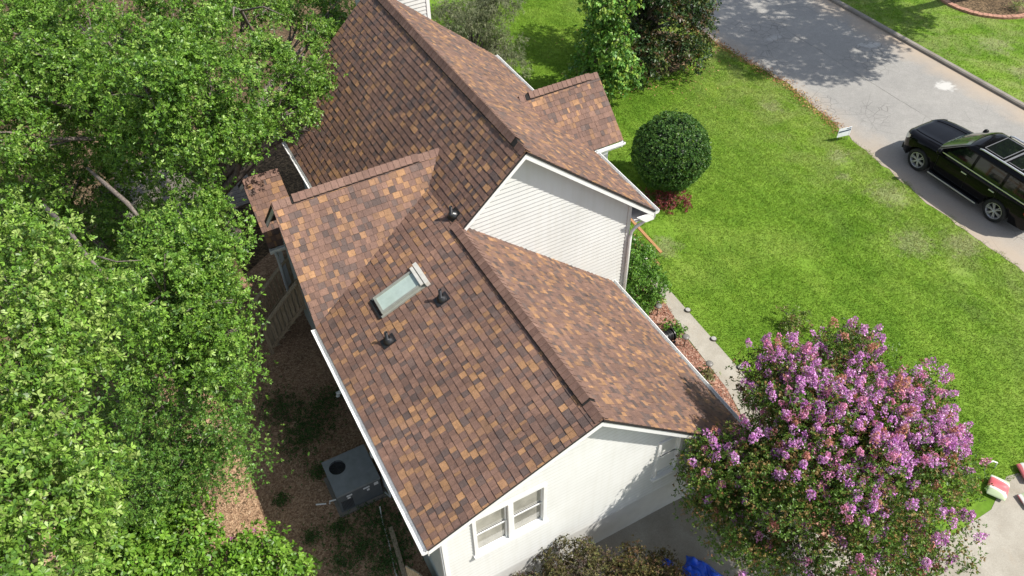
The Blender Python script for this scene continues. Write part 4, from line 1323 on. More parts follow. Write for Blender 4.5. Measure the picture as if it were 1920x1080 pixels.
for i in range(9):
    t = 2 * PI * i / 9 + rr.uniform(-.2, .2)
    b0 = Vector((5.9 + 0.16 * math.cos(t), -1.0 + 0.16 * math.sin(t), H(5.9) - 0.02))
    e1 = Vector((5.6 + 0.75 * math.cos(t), -1.1 + 0.75 * math.sin(t), 1.0 + rr.uniform(-.2, .3)))
    e2 = Vector((5.2 + 1.6 * math.cos(t), -1.3 + 1.6 * math.sin(t), 2.6 + rr.uniform(-.4, .4)))
    mb.tube([b0, b0.lerp(e1, 0.5) + Vector((0, 0, .1)), e1, e1.lerp(e2, 0.5) + Vector((0, 0, .08)), e2], [0.045, 0.04, 0.032, 0.024, 0.012], 7)
    for j in range(7):
        lp = Vector(lm[rr.randrange(len(lm))][:3])
        s0 = e1.lerp(e2, rr.random())
        if (lp - s0).length < 2.0:
            mb.tube([s0, s0.lerp(lp, 0.5) + Vector((0, 0, 0.1)), lp], [0.016, 0.011, 0.005], 5)
mb.build('trunk', 'pale_bark', cm, smooth=True)
P, A = crown_sites(lm, 13, 14, 0.13, 0.4, 0.85, 0.3)
V, C = leaf_quads(P, A, 7, 0.055, 0.027, (0.0, 0.9), [(0.08, 0.155, 0.02), (0.095, 0.18, 0.024), (0.065, 0.125, 0.017), (0.13, 0.18, 0.03), (0.085, 0.16, 0.022), (0.22, 0.15, 0.05)], 0.2)
np_mesh('crown', V, 4, C, 'leaf', cm)
# flower heads: loose cones of crinkled petals at the branch tips, thickest on the far and street sides
def panicles(n):
    Vs, Cs = [], []
    done = 0
    while done < n:
        x, y, z, r = lm[rng.integers(len(lm))]
        d = unit(rng.normal(size=3) + np.array([0.15, -0.05, 0.85]))
        if d[2] < 0.05:
            continue
        c_ = np.array([x, y, z]) + d * r * rng.uniform(0.9, 1.12)
        w = (c_[0] - CC[0]) * 0.40 + (c_[1] - CC[1]) * 0.16 + (c_[2] - 2.6) * 0.22
        if rng.random() > 1 / (1 + math.exp(-3.0 * (w - 0.05))) + 0.16:
            continue
        ax = unit(d + np.array([0, 0, 0.9]))
        ln, wd = rng.uniform(0.14, 0.28), rng.uniform(0.06, 0.11)
        m_ = int(rng.uniform(40, 80))
        t = rng.random((m_, 1))
        tv = unit(np.cross(np.tile(ax, (m_, 1)), rng.normal(size=(m_, 3))))
        q = c_ + ax * t * ln + tv * wd * (1.05 - 0.7 * t) * np.sqrt(rng.random((m_, 1)))
        k_ = rng.random()
        if k_ < 0.72:
            pal = [(0.60, 0.25, 0.61), (0.66, 0.34, 0.67), (0.51, 0.18, 0.55), (0.74, 0.49, 0.75)]
        elif k_ < 0.9:
            pal = [(0.64, 0.24, 0.46), (0.70, 0.33, 0.52)]
        else:
            pal = [(0.50, 0.26, 0.16), (0.55, 0.24, 0.24)]
        v, c = leaf_quads(q, unit(tv + ax * 0.6), 2, 0.036, 0.034, (0.1, 0.9), pal, 0.2)
        Vs.append(v); Cs.append(c); done += 1
    return np.concatenate(Vs), np.concatenate(Cs)
V, C = panicles(1150)
o_ = np_mesh('flower_heads', V, 4, C, 'petal', cm)
o_['kind'] = 'stuff'
# dry orange seed heads
P, A = crown_sites(lm, 4, 4, 0.06, 0.0)
sel = P[:, 2] > 0.6
V, C = leaf_quads(P[sel], A[sel], 5, 0.03, 0.02, (0.2, 1.2), [(0.34, 0.17, 0.08), (0.30, 0.15, 0.07), (0.28, 0.19, 0.07)], 0.2)
o_ = np_mesh('seed_heads', V, 4, C, 'leaf_dull', cm)
o_['kind'] = 'stuff'

# front shrubs, hedge, garden plants -----------------------------------------------
BR = [(0.10, 0.09, 0.035), (0.13, 0.105, 0.05), (0.07, 0.07, 0.028), (0.16, 0.14, 0.055), (0.09, 0.06, 0.05), (0.10, 0.11, 0.03)]
tree('nandina_shrub', 'brown green bushy shrub against the front wall below the double window', (-0.85, -0.5, 0), (-0.85, -0.5, 0.6),
     up([(-0.62, -0.38, 0.95, 0.45), (-1.15, -0.32, 0.72, 0.42), (-0.3, -0.5, 0.75, 0.38), (-0.95, -0.8, 0.72, 0.45), (-0.45, -0.9, 0.6, 0.42), (-1.6, -0.25, 0.45, 0.36), (-1.35, -0.75, 0.45, 0.4), (-0.8, -0.5, 0.3, 0.5)], 0.22, 1.1), 0.03, 8, BR, L=0.05, W=0.022, subs=30, ros=13, k=6, sub_r=0.08, mat='leaf_dull', cat='shrub', group='bushy shrubs by the front wall')
tree('nandina_shrub', 'yellowish bushy shrub on the concrete between its brown twin and the blue tarp', (0.6, -1.2, 0), (0.6, -1.2, 0.5),
     up([(0.45, -0.95, 0.8, 0.40), (0.1, -1.0, 0.6, 0.36), (0.85, -1.25, 0.6, 0.40), (0.45, -1.4, 0.6, 0.42), (0.1, -1.4, 0.5, 0.38), (1.1, -1.55, 0.45, 0.34), (0.5, -1.2, 0.25, 0.45)], 0.15, 1.08), 0.03, 9,
     [(0.13, 0.115, 0.032), (0.17, 0.13, 0.045), (0.09, 0.095, 0.026), (0.17, 0.10, 0.055), (0.07, 0.055, 0.03)], L=0.05, W=0.022, subs=30, ros=13, k=6, sub_r=0.08, mat='leaf_dull', cat='shrub', group='bushy shrubs by the front wall')
HG = [(0.09, 0.21, 0.026), (0.115, 0.25, 0.03), (0.07, 0.17, 0.022), (0.15, 0.29, 0.04)]
hl = [(5.75, 6.9, 0.75, 0.45), (5.75, 6.5, 0.55, 0.5), (5.8, 6.2, 0.25, 0.5), (5.65, 7.3, 0.85, 0.42), (6.0, 6.7, 0.25, 0.45), (5.95, 6.2, -0.05, 0.42), (5.6, 6.05, -0.2, 0.42), (5.95, 7.1, 0.45, 0.4), (5.9, 5.95, -0.4, 0.3), (5.5, 6.9, 0.2, 0.5)]
hl = [(x, y, z, r * 1.12) for x, y, z, r in hl]
t_ = tree('hedge_bush', 'dense dark green bush with white blossoms at the street corner of the main wall', (5.6, 6.7, H(5.6)), (5.6, 6.7, 0.3), hl, 0.04, 10, HG, L=0.05, W=0.028, subs=26, ros=12, k=7, sub_r=0.07, cat='shrub')
flowers(t_, hl, 16, (0.75, 0.7, 0.66), 0.035)
def ground_plant(name, label, cat, x, y, r, h, pal, seed, L=0.09, W=0.04, n=60, group=None):
    root = empty(name, (x, y, H(x)), label, cat, group)
    P = np.stack([x + rng.normal(0, r * 0.5, n), y + rng.normal(0, r * 0.5, n), H(x) + rng.uniform(0.03, h, n)], 1)
    A = unit(np.stack([(P[:, 0] - x) * 1.2, (P[:, 1] - y) * 1.2, np.full(n, r)], 1) + rng.normal(0, .2, (n, 3)))
    V, C = leaf_quads(P, A, 6, L, W, (0.2, 1.0), pal, 0.2, 0.25)
    np_mesh('foliage', V, 4, C, 'leaf', root)
    mb = MB()
    rr = random.Random(seed)
    for _ in range(6):
        mb.tube([(x, y, H(x)), (x + rr.uniform(-r, r) * .6, y + rr.uniform(-r, r) * .6, H(x) + h * 0.9)], 0.006, 5)
    mb.build('stem', 'bark', root)
    return root
ground_plant('lime_plant', 'lime green perennial at the foot of the dark hedge bush by the path', 'plant', 5.95, 6.05, 0.35, 0.4, [(0.22, 0.30, 0.05), (0.17, 0.26, 0.04), (0.26, 0.32, 0.07)], 1, n=90)
ground_plant('lime_plant', 'small yellow green plant in the red mulch between hedge and gutter', 'plant', 5.35, 5.75, 0.2, 0.3, [(0.26, 0.30, 0.06), (0.20, 0.25, 0.05)], 2, n=40)
ground_plant('garden_plant', 'dark leaved low plant beside the black hose reel', 'plant', 5.98, 4.95, 0.28, 0.25, HG, 3, n=60)
ground_plant('garden_plant', 'green sprouting plant on the path side of the black hose reel', 'plant', 6.1, 4.75, 0.15, 0.2, HG, 4, n=30)
ground_plant('garden_plant', 'pale sprig in the mulch below the third path light', 'plant', 5.8, 3.15, 0.2, 0.22, [(0.16, 0.22, 0.06), (0.2, 0.2, 0.08)], 5, n=35)
# low red shrub and clipped ball tree on the lawn
topi = empty('topiary_bush', (10.0, 10.5, H(10)), 'dark green ball clipped bush standing alone on the lawn', 'shrub')
mb = MB(); mb.tube([(10.0, 10.45, H(10)), (10.0, 10.45, 0.1)], [0.09, 0.06], 8); mb.build('trunk', 'bark', topi)
tc = np.array([9.68, 10.34, 0.60]); tr_ = np.array([1.24, 1.24, 1.28])
n = 5200
d = unit(rng.normal(size=(n, 3)))
P = tc + d * tr_ * (1 - 0.10 * rng.random((n, 1)) ** 1.5) * (1 + 0.03 * np.sin(d[:, :1] * 7) * np.cos(d[:, 1:2] * 6 + 1) + 0.02 * np.sin(d[:, 2:3] * 9 + d[:, :1] * 4)) * (1 + (rng.random((n, 1)) < 0.03) * rng.uniform(0.02, 0.09, (n, 1)))
V, C = leaf_quads(P, unit(d + 0.5 * rng.normal(size=d.shape)), 7, 0.06, 0.032, (0.0, 1.0), [(0.055, 0.135, 0.024), (0.075, 0.17, 0.03), (0.042, 0.10, 0.02), (0.11, 0.20, 0.038)], 0.25)
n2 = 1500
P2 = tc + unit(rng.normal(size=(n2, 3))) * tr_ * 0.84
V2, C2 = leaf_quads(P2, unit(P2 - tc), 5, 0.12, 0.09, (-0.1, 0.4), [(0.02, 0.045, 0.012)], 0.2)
np_mesh('crown', np.concatenate([V, V2]), 4, np.concatenate([C, C2]), 'leaf', topi)
tree('barberry_shrub', 'low dark red shrub on the shaded lawn at the foot of the clipped ball bush', (9.15, 9.6, H(9)), (9.15, 9.6, -0.5), [(9.15, 9.75, -0.72, 0.42), (9.5, 9.45, -0.72, 0.40), (8.8, 9.85, -0.75, 0.4), (9.25, 9.35, -0.75, 0.35)], 0.03, 12,
     [(0.17, 0.028, 0.035), (0.22, 0.045, 0.05), (0.13, 0.022, 0.03), (0.26, 0.08, 0.07)], L=0.06, W=0.026, subs=18, ros=8, k=6, sub_r=0.08, cat='shrub', mat='leaf_dull')
tree('lawn_shrub', 'small round yellow green shrub on the lawn behind the crape myrtle', (9.15, 3.55, H(9)), (9.15, 3.55, -0.5), [(9.1, 3.6, -0.6, 0.36), (8.9, 3.4, -0.7, 0.28), (9.3, 3.4, -0.7, 0.28)], 0.02, 13,
     [(0.14, 0.21, 0.035), (0.19, 0.25, 0.05), (0.10, 0.16, 0.03), (0.20, 0.13, 0.06)], L=0.06, W=0.03, subs=20, ros=8, k=6, sub_r=0.07, cat='shrub')

# trees behind the house and along the street
def mk(cx, cy, z0, z1, rx, n, r, seed, taper=0.5):
    q = random.Random(seed)
    out = []
    for i in range(n):
        t = q.random()
        a = q.random() * 2 * PI
        rad = rx * math.sqrt(q.random()) * (1 - taper * t)
        out.append((cx + rad * math.cos(a), cy + rad * math.sin(a), z0 + (z1 - z0) * t, r * q.uniform(0.75, 1.15)))
    return out
tree('willow_tree', 'feathery grey green tree behind the far end of the main roof', (6.5, 18.5, H(6.5)), (6.4, 18.3, 2.6), mk(6.5, 17.9, 0.0, 3.5, 1.55, 34, 0.58, 4, 0.4), 0.12, 14,
     [(0.13, 0.15, 0.075), (0.17, 0.19, 0.10), (0.10, 0.125, 0.06), (0.21, 0.22, 0.12)], L=0.10, W=0.018, subs=14, ros=9, k=7, sub_r=0.13, mat='leaf_dull', droop=0.5)
tree('maple_tree', 'young light green maple behind the street side gable', (11.0, 16.6, H(11)), (10.8, 16.4, 2.9), mk(10.6, 16.0, -0.5, 3.6, 1.15, 36, 0.52, 5, 0.3), 0.09, 15,
     [(0.12, 0.26, 0.045), (0.16, 0.31, 0.05), (0.09, 0.21, 0.04), (0.25, 0.36, 0.06)], L=0.12, W=0.10, subs=9, ros=5, k=5, sub_r=0.16, droop=0.3)
tree('magnolia_tree', 'dark glossy magnolia between the maple and the street', (14.3, 18.3, H(14)), (14.0, 18.1, 3.2), mk(14.2, 17.7, -0.4, 4.0, 2.2, 60, 0.66, 6, 0.35), 0.14, 16,
     [(0.035, 0.075, 0.022), (0.05, 0.095, 0.026), (0.028, 0.06, 0.02), (0.10, 0.13, 0.03), (0.10, 0.065, 0.03)], L=0.14, W=0.06, subs=8, ros=5, k=6, sub_r=0.16, droop=0.2)
# tree in the brick ring across the street: its shade falls on the asphalt
SH = [(19.2, 17.2), (20.6, 15.6), (21.9, 14.4), (23.4, 15.2), (25.6, 15.4), (21.4, 17.6), (24.0, 17.6), (19.2, 20.0), (22.5, 20.5), (20.4, 13.9), (26.6, 17.5), (18.6, 15.4)]
lt = [(x + 0.6 * h_, y - 0.52 * h_, -1.15 + h_, 1.35) for (x, y), h_ in zip(SH, (10.5, 10, 9.5, 9.3, 9, 11.5, 11, 11.5, 12, 9.6, 10, 10.2))]
tree('shade_tree', 'big tree standing in the brick ringed bed across the street', (30.9, 14.9, -1.15), (28.5, 11.5, 7.6), lt, 0.32, 17, GREEN_OAK, L=0.18, W=0.10, subs=7, ros=8, k=6, sub_r=0.22)

# brick ring
mb = MB()
rv = []
n = 72
for k in range(n):
    a0_, a1_ = 2 * PI * k / n, 2 * PI * (k + 0.92) / n
    for (ri, ro, zz) in ((BEDR, BEDR + 0.24, 0.10),):
        q = [(BEDC[0] + rad * math.cos(t), BEDC[1] + rad * math.sin(t), -1.15) for rad, t in ((ri, a0_), (ro, a0_), (ro, a1_), (ri, a1_))]
        mb.prism(q, (0, 0, zz + random.uniform(-0.012, 0.012)))
props(mb.build('brick_edging', simple('brick_red', (0.36, 0.19, 0.13), 0.85, var=0.3, scale=5)), 'curved red brick edging round the bed across the street', 'edging')
ground_plant('bed_plant', 'pale green spiky plant inside the brick edged bed across the street', 'plant', 30.75, 13.1, 0.3, 0.35, [(0.22, 0.28, 0.08), (0.28, 0.32, 0.12)], 6, L=0.22, W=0.03, n=26)

# ------------------------------------------------------------------ small yard things
G2 = 'tall bronze lights along the path'
TL = ['tall path light nearest the hedge bush, left edge of the path', 'second tall path light from the hedge bush, past the hose reel', 'tall path light nearest the crape myrtle flowers']
for (x, y), lb in zip(((5.92, 5.61), (5.89, 4.30), (5.86, 3.24)), TL):
    rt = empty('path_light', (x, y, H(x)), lb, 'path light', G2)
    z = H(x)
    mb = MB(); mb.tube([(x, y, z - 0.03), (x, y, z + 0.40)], 0.016, 8); mb.build('stake', 'bronze', rt)
    mb = MB(); mb.lathe((x, y, z + 0.40), (0, 0, 1), [(-0.05, 0.03), (-0.01, 0.035), (0.0, 0.10), (0.02, 0.105), (0.045, 0.06), (0.05, 0.0)], 18); mb.build('lamp_shade', 'shade_grey', rt, smooth=True)
G3 = 'flat disc lights along the lawn edge of the path'
DL = ['flat disc light at the lawn edge nearest the hedge bush', 'second flat disc light from the hedge bush', 'third flat disc light from the hedge bush', 'flat disc light at the lawn edge nearest the crape myrtle']
for (x, y), lb in zip(((6.84, 6.48), (6.82, 5.35), (6.78, 4.12), (6.77, 2.97)), DL):
    rt = empty('disc_light', (x, y, H(x)), lb, 'ground light', G3)
    z = H(x) + 0.012
    mb = MB(); mb.lathe((x, y, z), (0, 0, 1), [(0, 0.085), (0.045, 0.085), (0.055, 0.075)], 18); mb.build('housing', 'bronze', rt)
    mb = MB(); mb.lathe((x, y, z + 0.056), (0, 0, 1), [(-0.01, 0.074), (0.0, 0.07), (0.006, 0.0)], 18); mb.build('lens', 'lens_grey', rt)
# hose reel
hr = empty('hose_reel', (5.62, 4.7, H(5.6)), 'black hose reel in the red mulch under the front gutter', 'hose reel')
zz = H(5.6)
mb = MB()
for i in range(7):
    q = 0.13 + 0.012 * (i % 3)
    mb.tube([(5.62 + (i - 3) * 0.03, 4.7 + q * math.cos(t), zz + 0.2 + q * math.sin(t)) for t in np.linspace(0, 2 * PI, 19)], 0.016, 6, False)
mb.build('hose', 'black_rubber', hr, smooth=True)
mb = MB()
for s in (-0.13, 0.13):
    mb.lathe((5.62 + s, 4.7, zz + 0.2), (1, 0, 0), [(-0.01, 0.0), (-0.01, 0.19), (0.01, 0.19), (0.01, 0.0)], 20)
mb.bar((5.46, 4.55, zz + 0.02), (5.78, 4.55, zz + 0.02), 0.05, 0.04); mb.bar((5.46, 4.85, zz + 0.02), (5.78, 4.85, zz + 0.02), 0.05, 0.04)
mb.build('reel_frame', 'black_metal', hr)
# wooden handrails of the front steps
for (y0_, y1_, x_, lb) in ((9.3, 7.0, 6.95, 'long orange wooden handrail of the front steps, lawn side'), (7.9, 6.6, 6.58, 'short orange wooden handrail of the front steps, house side')):
    rt = empty('handrail', (x_, y1_, H(x_)), lb, 'handrail', 'wooden handrails of the front steps')
    mb = MB(); mb.bar((x_, y0_, 0.25), (x_, y1_, 0.10), 0.09, 0.045); mb.build('rail', 'orange_wood', rt)
    for q in (0.92,):
        yy = y1_ + (y0_ - y1_) * q
        mb = MB(); mb.bar((x_, yy, H(x_) - 0.02), (x_, yy, 0.1 + 0.15 * q - 0.024), 0.08, 0.08, (0, 1, 0)); mb.build('post', 'orange_wood', rt)
# front steps between the rails
mb = MB()
for i in range(3):
    mb.box((6.2 - 0.0 * i, 8.35 + 0.35 * i, H(6.4) + 0.09 + 0.16 * i), (1.2, 0.36, 0.18 + 0.0 * i))
props(mb.build('front_steps', 'concrete'), 'concrete front steps partly hidden by the hedge bush', 'steps')
# yard sign
ys = empty('yard_sign', (17.06, 9.62, -1.15), 'small white and navy yard sign at the edge of the street', 'sign')
for q, w_ in ((16.85, 9.66), (17.27, 9.58)):
    mb = MB(); mb.tube([(q, w_, -1.17), (q, w_, -0.6)], 0.006, 6); mb.build('stake', 'grey_wire', ys)
mb = MB(); mb.prism([(16.80, 9.664, -0.95), (17.32, 9.566, -0.95), (17.32, 9.566, -0.58), (16.80, 9.664, -0.58)], (0.002, 0.010, 0)); sp = mb.build('panel', 'sign_white', ys)
mb = MB(); mb.prism([(16.82, 9.657, -0.76), (17.30, 9.567, -0.73), (17.30, 9.567, -0.68), (16.82, 9.657, -0.70)], (-0.0005, -0.003, 0))
mb.prism([(17.12, 9.601, -0.64), (17.29, 9.569, -0.64), (17.29, 9.569, -0.61), (17.12, 9.601, -0.615)], (-0.0005, -0.003, 0)); mb.build('stripe', 'sign_navy', sp)

# blue tarp
def crumple(name, mat, cx, cy, w, d, rz, h, seed, par=None, nn=34):
    r = np.random.default_rng(seed)
    k = r.normal(size=(9, 2)) * 3.5; ph = r.uniform(0, 6, 9)
    mb = MB()
    g = {}
    for i in range(nn + 1):
        for j in range(nn + 1):
            u, v = i / nn - 0.5, j / nn - 0.5
            zz = sum(abs(math.sin(k[q][0] * u * 1.6 + k[q][1] * v * 1.6 + ph[q])) ** 1.4 * 0.11 for q in range(9)) * h
            e = min(0.5 - abs(u), 0.5 - abs(v)) * 6
            zz = zz * min(1, e + 0.15)
            uu, vv = u * w * (1 + 0.12 * math.sin(7 * v + ph[0])), v * d * (1 + 0.12 * math.sin(6 * u + ph[1]))
            x = cx + uu * math.cos(rz) - vv * math.sin(rz); y = cy + uu * math.sin(rz) + vv * math.cos(rz)
            g[i, j] = len(mb.v); mb.v.append((x, y, H(x) + 0.02 + zz))
    for i in range(nn):
        for j in range(nn):
            mb.f.append((g[i, j], g[i + 1, j], g[i + 1, j + 1], g[i, j + 1])); mb.c.append((1, 1, 1))
    return mb.build(name, mat, par, smooth=True)
props(crumple('tarp', 'tarp', 1.88, -1.45, 0.62, 0.9, 0.5, 0.3, 4), 'crumpled bright blue tarp on the driveway by the bushy shrubs', 'tarp')
props(crumple('tarp', 'tarp', 1.42, -0.88, 0.2, 0.22, 0.3, 0.2, 6), 'small folded corner piece of blue tarp beside the large one', 'tarp')
# printed sacks at the driveway edge
def sack(cx, cy, L_, W_, Hh, rz, label, tilt=0.0):
    mb = MB()
    nn, mm = 22, 14
    zb = H(cx) + 0.012
    for i in range(nn + 1):
        for j in range(2 * mm):
            u = -1 + 2 * i / nn
            t = 2 * PI * j / (2 * mm)
            w = (1 - abs(u) ** 4 * 0.12)
            hh = max(0.05, (1 - abs(u) ** 3.2))
            c_, s_ = math.cos(t), math.sin(t)
            y_ = W_ / 2 * w * math.copysign(abs(c_) ** 0.7, c_)
            z_ = Hh / 2 * hh * math.copysign(abs(s_) ** 0.8, s_) * (1 + 0.06 * math.sin(9 * u + 3 * c_)) + Hh / 2
            x_ = L_ / 2 * u
            mb.v.append((x_, y_, z_ + tilt * y_))
    m2 = 2 * mm
    for i in range(nn):
        for j in range(m2):
            mb.f.append((i * m2 + j, (i + 1) * m2 + j, (i + 1) * m2 + (j + 1) % m2, i * m2 + (j + 1) % m2)); mb.c.append((1, 1, 1))
    mb.f.append(tuple(range(m2))); mb.c.append((1, 1, 1))
    mb.f.append(tuple(nn * m2 + j for j in reversed(range(m2)))); mb.c.append((1, 1, 1))
    me = bpy.data.meshes.new('plastic_sack'); me.from_pydata(mb.v, [], mb.f)
    me.polygons.foreach_set('use_smooth', [True] * len(me.polygons)); me.update()
    ob = link('plastic_sack', me, 'sack')
    ob.location = (cx, cy, zb); ob.rotation_euler = (0, 0, rz)
    return props(ob, label, 'sack', 'printed sacks at the driveway edge')
sack(11.0, -3.05, 0.95, 0.55, 0.26, -0.45, 'plump pink and white plastic sack on the lawn edge by the driveway')
sack(10.35, -3.5, 0.85, 0.42, 0.18, -0.3, 'flatter red striped plastic sack lying on the driveway in front of the plump one')
sack(9.75, -2.85, 0.6, 0.45, 0.2, 0.5, 'red and white plastic sack half hidden by the crape myrtle flowers')
mb = MB(); mb.tube([(9.95, -2.35, H(10)), (9.98, -2.3, H(10) + 0.22), (10.1, -2.34, H(10) + 0.30), (10.22, -2.4, H(10) + 0.22), (10.22, -2.42, H(10))], 0.018, 8)
props(mb.build('handle_loop', 'pvc', smooth=True), 'white loop shaped handle sticking up from the lawn behind the sacks', 'handle')
mb = MB(); mb.box((13.75, 16.6, H(13.75) + 0.07), (0.14, 0.12, 0.14)); mb.lathe((13.75, 16.6, H(13.75) + 0.14), (0, 0, 1), [(0, 0.07), (0.03, 0.05), (0.035, 0)], 12)
props(mb.build('utility_cap', 'label_white'), 'small white utility cap in the leaf litter under the magnolia', 'utility cap')

# ------------------------------------------------------------------ black SUV
car = empty('parked_suv', (18.93, 7.12, -1.142), 'black full size SUV with chrome trim parked on the street', 'suv')
def W(x, y, z):
    return (18.93 + x, 7.12 + y, -1.142 + z)
WB = 3.12
def lerp(tab, y):
    for (a, va), (b, vb) in zip(tab, tab[1:]):
        if a >= y >= b:
            t = (a - y) / (a - b)
            return va + (vb - va) * t
    return tab[0][1] if y > tab[0][0] else tab[-1][1]
WT = [(0.98, 0.45), (0.95, 0.58), (0.88, 0.71), (0.75, 0.83), (0.55, 0.93), (0.25, 0.985), (-0.4, 0.985), (-1.2, 1.0), (-3.4, 1.0), (-3.9, 0.97), (-4.15, 0.92), (-4.25, 0.84)]
TT = [(0.98, 0.78), (0.95, 0.92), (0.90, 1.01), (0.75, 1.07), (0.4, 1.11), (0.0, 1.15), (-0.55, 1.19), (-1.0, 1.20), (-4.1, 1.22), (-4.2, 1.15), (-4.25, 1.0)]
ys_ = sorted(set(list(np.arange(-4.25, 0.99, 0.06)) + [0.98, 0.95, 0.92, -4.25, -4.2]), reverse=True)
def zbot(y):
    z = 0.30 if y < 0.55 else 0.30 + (y - 0.55) * 0.12
    if y < -3.6: z = 0.34
    for yc in (0.0, -WB):
        d = abs(y - yc)
        if d < 0.50:
            z = max(z, 0.40 + math.sqrt(0.25 - d * d) * 0.98)
    return z
mb = MB()
rows = []
for y in ys_:
    w, t, zb = lerp(WT, y), lerp(TT, y), zbot(y)
    half = [(0.0, t + 0.035), (0.35 * w, t + 0.032), (0.62 * w, t + 0.02), (0.70 * w, t + 0.035), (0.86 * w, t + 0.015), (0.945 * w, t - 0.04), (0.985 * w, t - 0.15), (1.0 * w, t - 0.30), (1.005 * w, 0.72), (0.995 * w, 0.58), (0.975 * w, 0.44), (0.955 * w, 0.33)]
    half = [(x, max(z, zb - 0.0)) if i > 5 else (x, z) for i, (x, z) in enumerate(half)] + [(0.94 * w, zb), (0.70 * w, zb)]
    ring = [W(-x, y, z) for x, z in reversed(half)] + [W(x, y, z) for x, z in half[1:]]
    rows.append(len(mb.v))
    mb.v += ring
    nr = len(ring)
for a, b in zip(rows, rows[1:]):
    for k in range(nr - 1):
        mb.f.append((a + k, a + k + 1, b + k + 1, b + k)); mb.c.append((1, 1, 1))
mb.f.append(tuple(rows[0] + k for k in reversed(range(nr)))); mb.c.append((1, 1, 1))
mb.f.append(tuple(rows[-1] + k for k in range(nr))); mb.c.append((1, 1, 1))
body = mb.build('body', 'car_paint', car, smooth=True)
md = body.modifiers.new('e', 'EDGE_SPLIT'); md.split_angle = R(38)
for s in (-1, 1):
    mb = MB()
    for a_, b_ in zip(np.arange(0.72, -0.5, -0.12), np.arange(0.60, -0.6, -0.12)):
        xa, xb = 0.60 * lerp(WT, a_), 0.60 * lerp(WT, b_)
        mb.bar(W(s * xa, a_, lerp(TT, a_) + 0.032), W(s * xb, b_, lerp(TT, b_) + 0.032), 0.045, 0.018)
    mb.build('hood_crease', 'car_paint', body)
    for yy in (-0.68, -1.85, -2.95):
        mb = MB()
        for z0_, z1_ in ((0.46, 0.60), (0.60, 0.74), (0.74, 0.90), (0.90, 1.04), (1.04, 1.16)):
            fw = lambda z: 1.0 if z > 0.6 else 0.978 + (z - 0.44) * 0.14
            mb.bar(W(s * 1.004 * fw(z0_), yy, z0_), W(s * 1.004 * fw(z1_), yy, z1_), 0.012, 0.008, (0, 1, 0))
        mb.build('door_seam', 'trim_black', body)
mb = MB(); mb.box(W(0, -1.6, 0.42), (1.42, 5.0, 0.2)); mb.build('underbody', 'trim_black', car)
# greenhouse
mb = MB()
zs = [(1.17, -0.50, -4.22, 0.935, 0.16), (1.30, -0.68, -4.20, 0.91, 0.15), (1.50, -0.96, -4.14, 0.855, 0.13), (1.70, -1.24, -4.06, 0.795, 0.12), (1.80, -1.40, -4.00, 0.75, 0.11), (1.845, -1.52, -3.95, 0.69, 0.10), (1.865, -1.70, -3.85, 0.55, 0.10), (1.872, -2.0, -3.6, 0.25, 0.05)]
rg = []
NF, NS = 10, 26
for (z, yf, yr, w, bow) in zs:
    i0 = len(mb.v)
    pts = []
    for i in range(NF):
        u = -1 + 2 * i / NF
        pts.append((u * w, yf + bow * (1 - abs(u) ** 2.4)))
    for i in range(NS):
        pts.append((w, yf + (yr - yf) * i / NS))
    for i in range(NF):
        u = 1 - 2 * i / NF
        pts.append((u * w, yr - 0.06 * (1 - abs(u) ** 3)))
    for i in range(NS):
        pts.append((-w, yr + (yf - yr) * i / NS))
    mb.v += [W(x, y, z) for x, y in pts]
    rg.append(i0)
n = 2 * (NF + NS)
for a, b in zip(rg, rg[1:]):
    for k in range(n):
        mb.f.append((a + k, a + (k + 1) % n, b + (k + 1) % n, b + k)); mb.c.append((1, 1, 1))
mb.f.append(tuple(rg[-1] + k for k in range(n))); mb.c.append((1, 1, 1))
cabn = mb.build('cabin', 'car_paint', car, smooth=True)
cabn.modifiers.new('e', 'EDGE_SPLIT').split_angle = R(35)
def gh(z):
    for a, b in zip(zs, zs[1:]):
        if a[0] <= z <= b[0]:
            t = (z - a[0]) / (b[0] - a[0])
            return [a[i] + (b[i] - a[i]) * t for i in range(5)]
    return list(zs[-1])
# windscreen
mb = MB()
zl = np.linspace(1.215, 1.79, 8)
grid = []
for z in zl:
    _, yf, yr, w, bow = gh(z)
    grid.append([W(u * w * 0.90, yf + bow * (1 - abs(u * 0.90) ** 2.4) + 0.010, z + 0.008) for u in np.linspace(-1, 1, 13)])
for i in range(7):
    for j in range(12):
        mb.poly([grid[i][j], grid[i][j + 1], grid[i + 1][j + 1], grid[i + 1][j]])
mb.build('windscreen', 'windscreen', cabn, smooth=False, recalc=True)
def side_glass(s, yb0, yb1, yt0, yt1, z0=1.225, z1=1.70):
    mb = MB()
    m_ = 5
    for i in range(m_):
        q = []
        for k in (i, i + 1):
            t = k / m_
            z = z0 + (z1 - z0) * t
            w = gh(z)[3]
            q.append((W(s * (w + 0.006), yb0 + (yt0 - yb0) * t, z), W(s * (w + 0.006), yb1 + (yt1 - yb1) * t, z)))
        mb.poly([q[0][0], q[0][1], q[1][1], q[1][0]])
    mb.build('side_window', 'car_glass', cabn)
